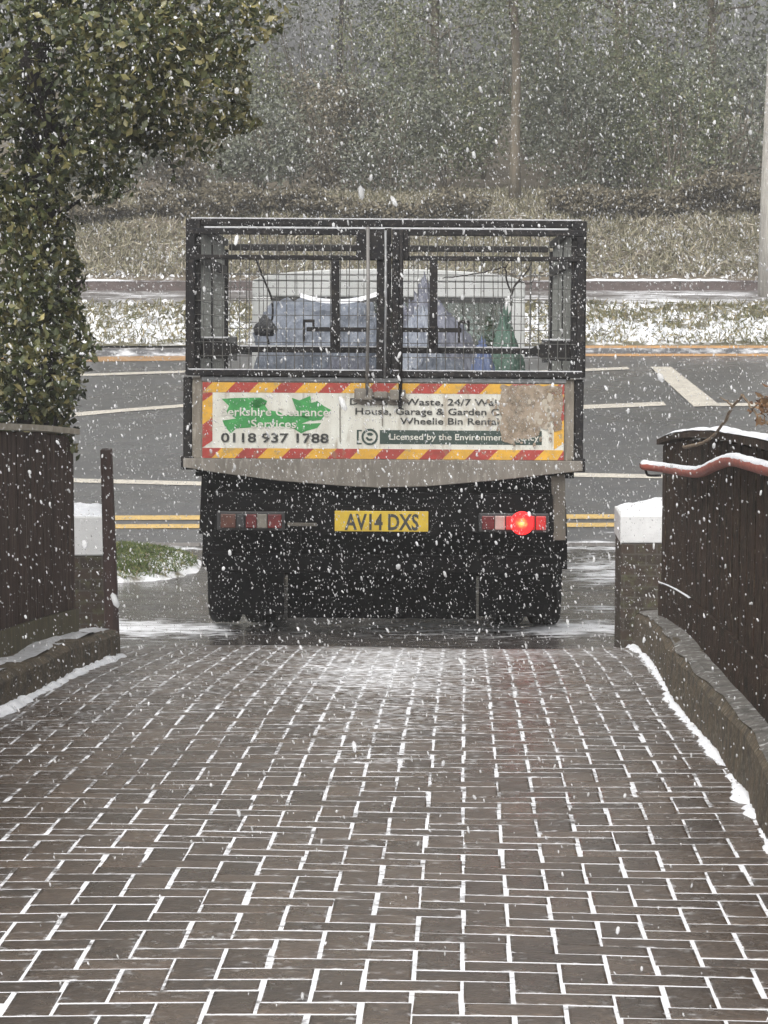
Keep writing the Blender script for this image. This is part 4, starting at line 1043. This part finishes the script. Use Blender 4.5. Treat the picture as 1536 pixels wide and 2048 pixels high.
# cab
cabY = 2.98
cb = MB(); CW = .89
zt, wz0, wz1, wx = 2.06, 1.42, 1.955, .755
cb.box(-CW, CW, cabY, cabY + .05, .55, wz0); cb.box(-CW, -wx, cabY, cabY + .05, wz0, wz1); cb.box(wx, CW, cabY, cabY + .05, wz0, wz1); cb.box(-CW, CW, cabY, cabY + .05, wz1, zt)
sidep = [(cabY + .05, .42), (cabY + .05, 1.42), (4.45, 1.38), (5.05, 1.30), (5.65, 1.12), (5.85, .95), (5.88, .42), (4.8, .42), (4.74, .62), (4.55, .76), (4.35, .80), (4.12, .74), (3.96, .60), (3.92, .42)]
for s in (-1, 1):
    a, b = sorted((s * CW, s * (CW - .05))); cb.side(sidep, a, b)
    for (y0, y1, yt0, yt1) in ((cabY + .05, cabY + .15, cabY + .05, cabY + .12), (4.02, 4.10, 4.0, 4.08), (4.95, 5.05, 4.28, 4.36)):
        cb.side([(y0, 1.40 if y0 < 4.5 else 1.31), (y1, 1.40 if y0 < 4.5 else 1.30), (yt1, zt - .02), (yt0, zt - .02)], a, b)
cb.side([(5.0, 1.30), (5.65, 1.12), (5.85, .95), (5.88, .42), (5.80, .42), (5.78, .90), (5.6, 1.06), (5.0, 1.24)], -CW + .05, CW - .05)
cab = cb.build('cab', m_cab, T, bevel=.012)
rf_ = MB(); n = 8
prof = [(-CW, zt)] + [(-CW + .02 + (CW - .06) * (1 - math.cos(math.pi/2 * i / n)) , zt + .08 * math.sin(math.pi/2 * i / n)) for i in range(1, n + 1)]
prof = prof + [(-x, z) for x, z in prof[::-1]]
rf_.prism(prof, cabY - .01, 4.38); rf_.build('roof', m_cab, cab, bevel=.02, seg=3)
MB().box(-wx + .002, wx - .002, cabY + .018, cabY + .024, wz0 + .002, wz1 - .002).build('rear_window', m_glass, cab)
tr_ = MB(); tr_.box(-wx, wx, cabY - .006, cabY + .012, wz1 - .035, wz1 - .001); tr_.box(-wx, wx, cabY - .006, cabY + .012, wz0 + .001, wz0 + .03); tr_.box(-wx, -wx + .025, cabY - .006, cabY + .012, wz0 + .031, wz1 - .036); tr_.box(wx - .025, wx, cabY - .006, cabY + .012, wz0 + .031, wz1 - .036); tr_.build('window_seal', m_dark, cab)
MB().add([(-CW + .06, 5.02, 1.31), (CW - .06, 5.02, 1.31), (CW - .10, 4.36, zt - .01), (-CW + .10, 4.36, zt - .01)], [(0, 1, 2, 3)]).build('windscreen', m_glass, cab)
st = MB()
for x in (-.5, .05, .5): st.box(x - .22, x + .22, 3.35, 3.50, .9, 1.45); st.box(x - .12, x + .12, 3.38, 3.48, 1.45, 1.62)
st.build('seat_backs', m_dark, cab, bevel=.05, seg=3)
MB().box(-CW + .06, CW - .06, 4.75, 5.05, 1.02, 1.26).build('dashboard', m_dark, cab, bevel=.04)
for s in (-1, 1): MB().box(s * 1.19 - .11, s * 1.19 + .11, 4.62, 4.70, 1.53, 1.70).tube([(s * .86, 4.66, 1.58), (s * 1.1, 4.66, 1.60)], .02, 8).build('door_mirror', m_dark, cab, bevel=.02)
fr_l = MB().box(X(468), X(1070), .062, .084, H(706), H(694.5)).build('lower_rail', m_frame, T, bevel=.003)
MB().box(X(470), X(1068), .062, .084, H(694.4), H(692)).build('snow', m_slush, fr_l)

# ------------------------------------------------------------------ load in the cage (each its own thing)
TM = T.matrix_world.copy()
def lump(name, label, c, r, m, seed, cat='sack', peak=0, crease=.16, box=0.0, lean=0):
    bm = bmesh.new(); bmesh.ops.create_icosphere(bm, subdivisions=5, radius=1)
    for v in bm.verts:
        p = v.co.copy()
        if box:
            q = Vector([math.copysign(abs(k_) ** (1 - box), k_) for k_ in p]); p = q
        d = 1 + crease * (nz(p.x*2+seed, p.y*2, p.z*2) + 1.1 * abs(nz(p.x*5+seed, p.y*5, p.z*2.0)) + 1.0 * abs(nz(p.x*10, p.y*10+seed, p.z*5)) + .7 * abs(nz(p.x*22+seed, p.y*22, p.z*13)))
        p = p * d
        if p.z > 0 and peak is not None and not box: k_ = 1 - .42 * min(1, p.z) ** 1.5; p.x *= k_; p.y *= k_; p.z *= 1 + peak * max(0, p.z) ** 3
        if p.z < -.85: p.z = -.85 + (p.z + .85) * .1
        v.co = Vector((p.x * r[0] + lean * max(0, p.z), p.y * r[1], p.z * r[2]))
    me = bpy.data.meshes.new(name); bm.to_mesh(me); bm.free()
    o = link(name, me, m, smooth=True); o.matrix_world = TM @ Matrix.Translation(Vector(c)); tag(o, label, cat); return o
m_bulk = sack('grey_blue_woven', (.23, .255, .30), (.12, .14, .18)); m_lilac = sack('lilac_plastic', (.19, .20, .24), (.10, .105, .14)); m_pale = sack('pale_blue_plastic', (.30, .33, .38), (.18, .20, .25))
m_bluep = sack('blue_plastic', (.08, .12, .26), (.16, .20, .32)); m_greenp = sack('green_plastic', (.035, .085, .055), (.07, .13, .10)); m_blackp = sack('black_plastic', (.03, .032, .036), (.06, .06, .065))
bb = lump('bulk_bag', 'large grey blue bulk bag with a sagging white rim in the left of the cage', (X(640, 1.5), 1.5, 1.35), (.37, .38, .50), m_bulk, 2.3, 'bag', box=.45, crease=.13)
hem = MB(); V = []; n = 24
for i in range(n + 1):
    t = i / n; x = X(597, 1.1) + (X(752, 1.1) - X(597, 1.1)) * t - X(640, 1.5); z = H(603, 1.1) - 1.33 - .042 * (1 - (2*t - 1)**2) + .012 * t
    V += [(x, -.43, z), (x, -.425, z + .026), (x, -.40, z + .022)]
hem.add(V, [(i*3+k_, i*3+k_+1, i*3+k_+4, i*3+k_+3) for i in range(n) for k_ in range(2)]); hem.build('rim', m_snow, bb, smooth=True)
lump('plastic_sack', 'pale blue plastic sack with a pointed top right of the rear door gap', (X(838, 1.2), 1.2, 1.36), (.17, .2, .44), m_pale, 5.1, peak=.0)
lump('plastic_sack', 'lilac grey plastic sack slumped in the middle of the right half of the cage', (X(885, 1.6), 1.65, 1.38), (.28, .3, .52), m_lilac, 8.4, peak=.05, lean=-.10)
lump('plastic_sack', 'small bright blue sack in front of the green sack', (X(962, .9), .9, 1.26), (.10, .15, .36), m_bluep, 1.7, peak=.0)
lump('plastic_sack', 'dark green plastic sack at the right of the load', (X(1005, 1.3), 1.3, 1.32), (.12, .2, .46), m_greenp, 3.6, peak=.0)
lump('plastic_sack', 'low lilac sack lying along the tailgate on the left', (X(700, .5), .45, 1.22), (.34, .25, .30), m_lilac, 12.2, crease=.2)
lump('plastic_sack', 'low grey blue sack lying along the tailgate on the right', (X(880, .5), .45, 1.22), (.36, .25, .30), m_bulk, 15.9, crease=.2)
lump('plastic_sack', 'small black sack hung high by a strap at the left of the cage', (X(527, .8), .8, H(657, .8)), (.05, .06, .055), m_blackp, 4.4, crease=.3)
def tw(*q): return [TM @ Vector((X(px, Y), Y, H(py, Y))) for px, py, Y in q]
tag(MB().tube(smooth_path(tw((508, 520, .8), (524, 560, .8), (540, 600, .8), (541, 640, .8), (528, 655, .8), (535, 690, .8)), 6), .006, 6).build('black_strap', m_frame, smooth=True), 'black strap hanging from the cage roof on the left', 'strap')
twig_tree('cut_branch', 'bare forked branch cutting poking up at the right of the cage', [
    (tw((1018, 610, 1.1), (1018, 585, 1.1), (1032, 560, 1.1), (1050, 540, 1.1), (1058, 522, 1.1)), .008, .004), (tw((1018, 585, 1.1), (1008, 560, 1.1), (1004, 535, 1.1), (985, 538, 1.1), (940, 548, 1.1), (880, 556, 1.1)), .006, .003),
    (tw((1032, 560, 1.1), (1050, 566, 1.1), (1062, 558, 1.1), (1066, 535, 1.1)), .004, .002), (tw((1004, 535, 1.1), (1012, 524, 1.1)), .003, .002), (tw((1050, 540, 1.1), (1040, 525, 1.1)), .003, .002)], m_bark)

# ------------------------------------------------------------------ falling snow
m_flake = leafmat('snowflake', [(0, (.50, .505, .51)), (.5, (.66, .665, .67)), (.85, (.80, .81, .82)), (1, (.9, .91, .92))], .9)
m_flake.node_tree.nodes['Principled BSDF'].inputs['Alpha'].default_value = .5
def flakes():
    NR = np.random.default_rng(77)
    out = []
    def wedge(z0, z1, dens, pad):
        # random points in a wide wedge in front of the house, from near to far
        vol = 0
        n = int(dens * ((.165 * 2) * (.21 * 2)) * (z1**3 - z0**3) / 3)
        Z = (NR.random(n) * (z1**3 - z0**3) + z0**3) ** (1/3)
        X_ = NR.uniform(-.165, .165, n) * Z; Y_ = NR.uniform(-.21, .21, n) * Z
        return np.stack([X_, Z * CP + Y_ * SP, -Z * SP + Y_ * CP], 1)
    P = np.concatenate([wedge(3.0, 7, 60, 0), wedge(7, 17.5, 450, 0), wedge(17.5, 30, 26, 0), wedge(30, 44, 5, 0)])
    g = np.interp(P[:, 1], np.linspace(0, 60, 600), [ground(v) for v in np.linspace(0, 60, 600)])
    P = P[P[:, 2] > g + .03]
    # keep them out of the cage and cab
    L = (np.asarray(TM.inverted()) @ np.concatenate([P, np.ones((len(P), 1))], 1).T).T
    ins = (np.abs(L[:, 0]) < 1.13) & (L[:, 1] > -.05) & (L[:, 1] < 5.9) & (L[:, 2] < 2.36)
    P = P[~ins]; n = len(P)
    r = NR.lognormal(math.log(.00128), .52, n).clip(.0006, .0042)
    g_ = (1 + 5 ** .5) / 2; base = np.array([[-1,g_,0],[1,g_,0],[-1,-g_,0],[1,-g_,0],[0,-1,g_],[0,1,g_],[0,-1,-g_],[0,1,-g_],[g_,0,-1],[g_,0,1],[-g_,0,-1],[-g_,0,1]], float) / 1.9
    sc_ = np.stack([NR.uniform(.7, 1.2, n), NR.uniform(.7, 1.2, n), NR.uniform(1.4, 2.6, n)], 1)
    V = base[None] * (r[:, None] * sc_)[:, None, :]
    tilt = NR.normal(0.12, .22, n); ty = NR.normal(0, .2, n)
    V[:, :, 0] += V[:, :, 2] * (-tilt)[:, None]; V[:, :, 1] += V[:, :, 2] * ty[:, None]
    V = (V + P[:, None, :]).reshape(-1, 3)
    fb = np.array([[0,11,5],[0,5,1],[0,1,7],[0,7,10],[0,10,11],[1,5,9],[5,11,4],[11,10,2],[10,7,6],[7,1,8],[3,9,4],[3,4,2],[3,2,6],[3,6,8],[3,8,9],[4,9,5],[2,4,11],[6,2,10],[8,6,7],[9,8,1]])
    Fa = (np.arange(n)[:, None, None] * 12 + fb[None]).reshape(-1, 3)
    o = link('falling_snow', np_mesh('falling_snow', V, Fa, {'rnd': np.repeat(NR.random(n), 12)}), m_flake, smooth=True)
    tag(o, 'falling snowflakes filling the air over the drive and the road', 'snow', kind='stuff')
flakes()

# ------------------------------------------------------------------ haze of the snowfall
hz = MB().box(-70, 70, -12, 90, -8, 14).build('haze', None)
tag(hz, 'pale haze of the snowfall fading the far trees', 'haze', kind='stuff')
m = bpy.data.materials.new('snow_haze'); m.use_nodes = True; t = m.node_tree; t.nodes.remove(t.nodes['Principled BSDF'])
v = N(t, 'ShaderNodeVolumePrincipled'); v.inputs['Color'].default_value = (.93, .94, .95, 1); v.inputs['Density'].default_value = .0022; v.inputs['Anisotropy'].default_value = .2
t.links.new(v.outputs[0], t.nodes['Material Output'].inputs['Volume']); hz.data.materials.append(m)
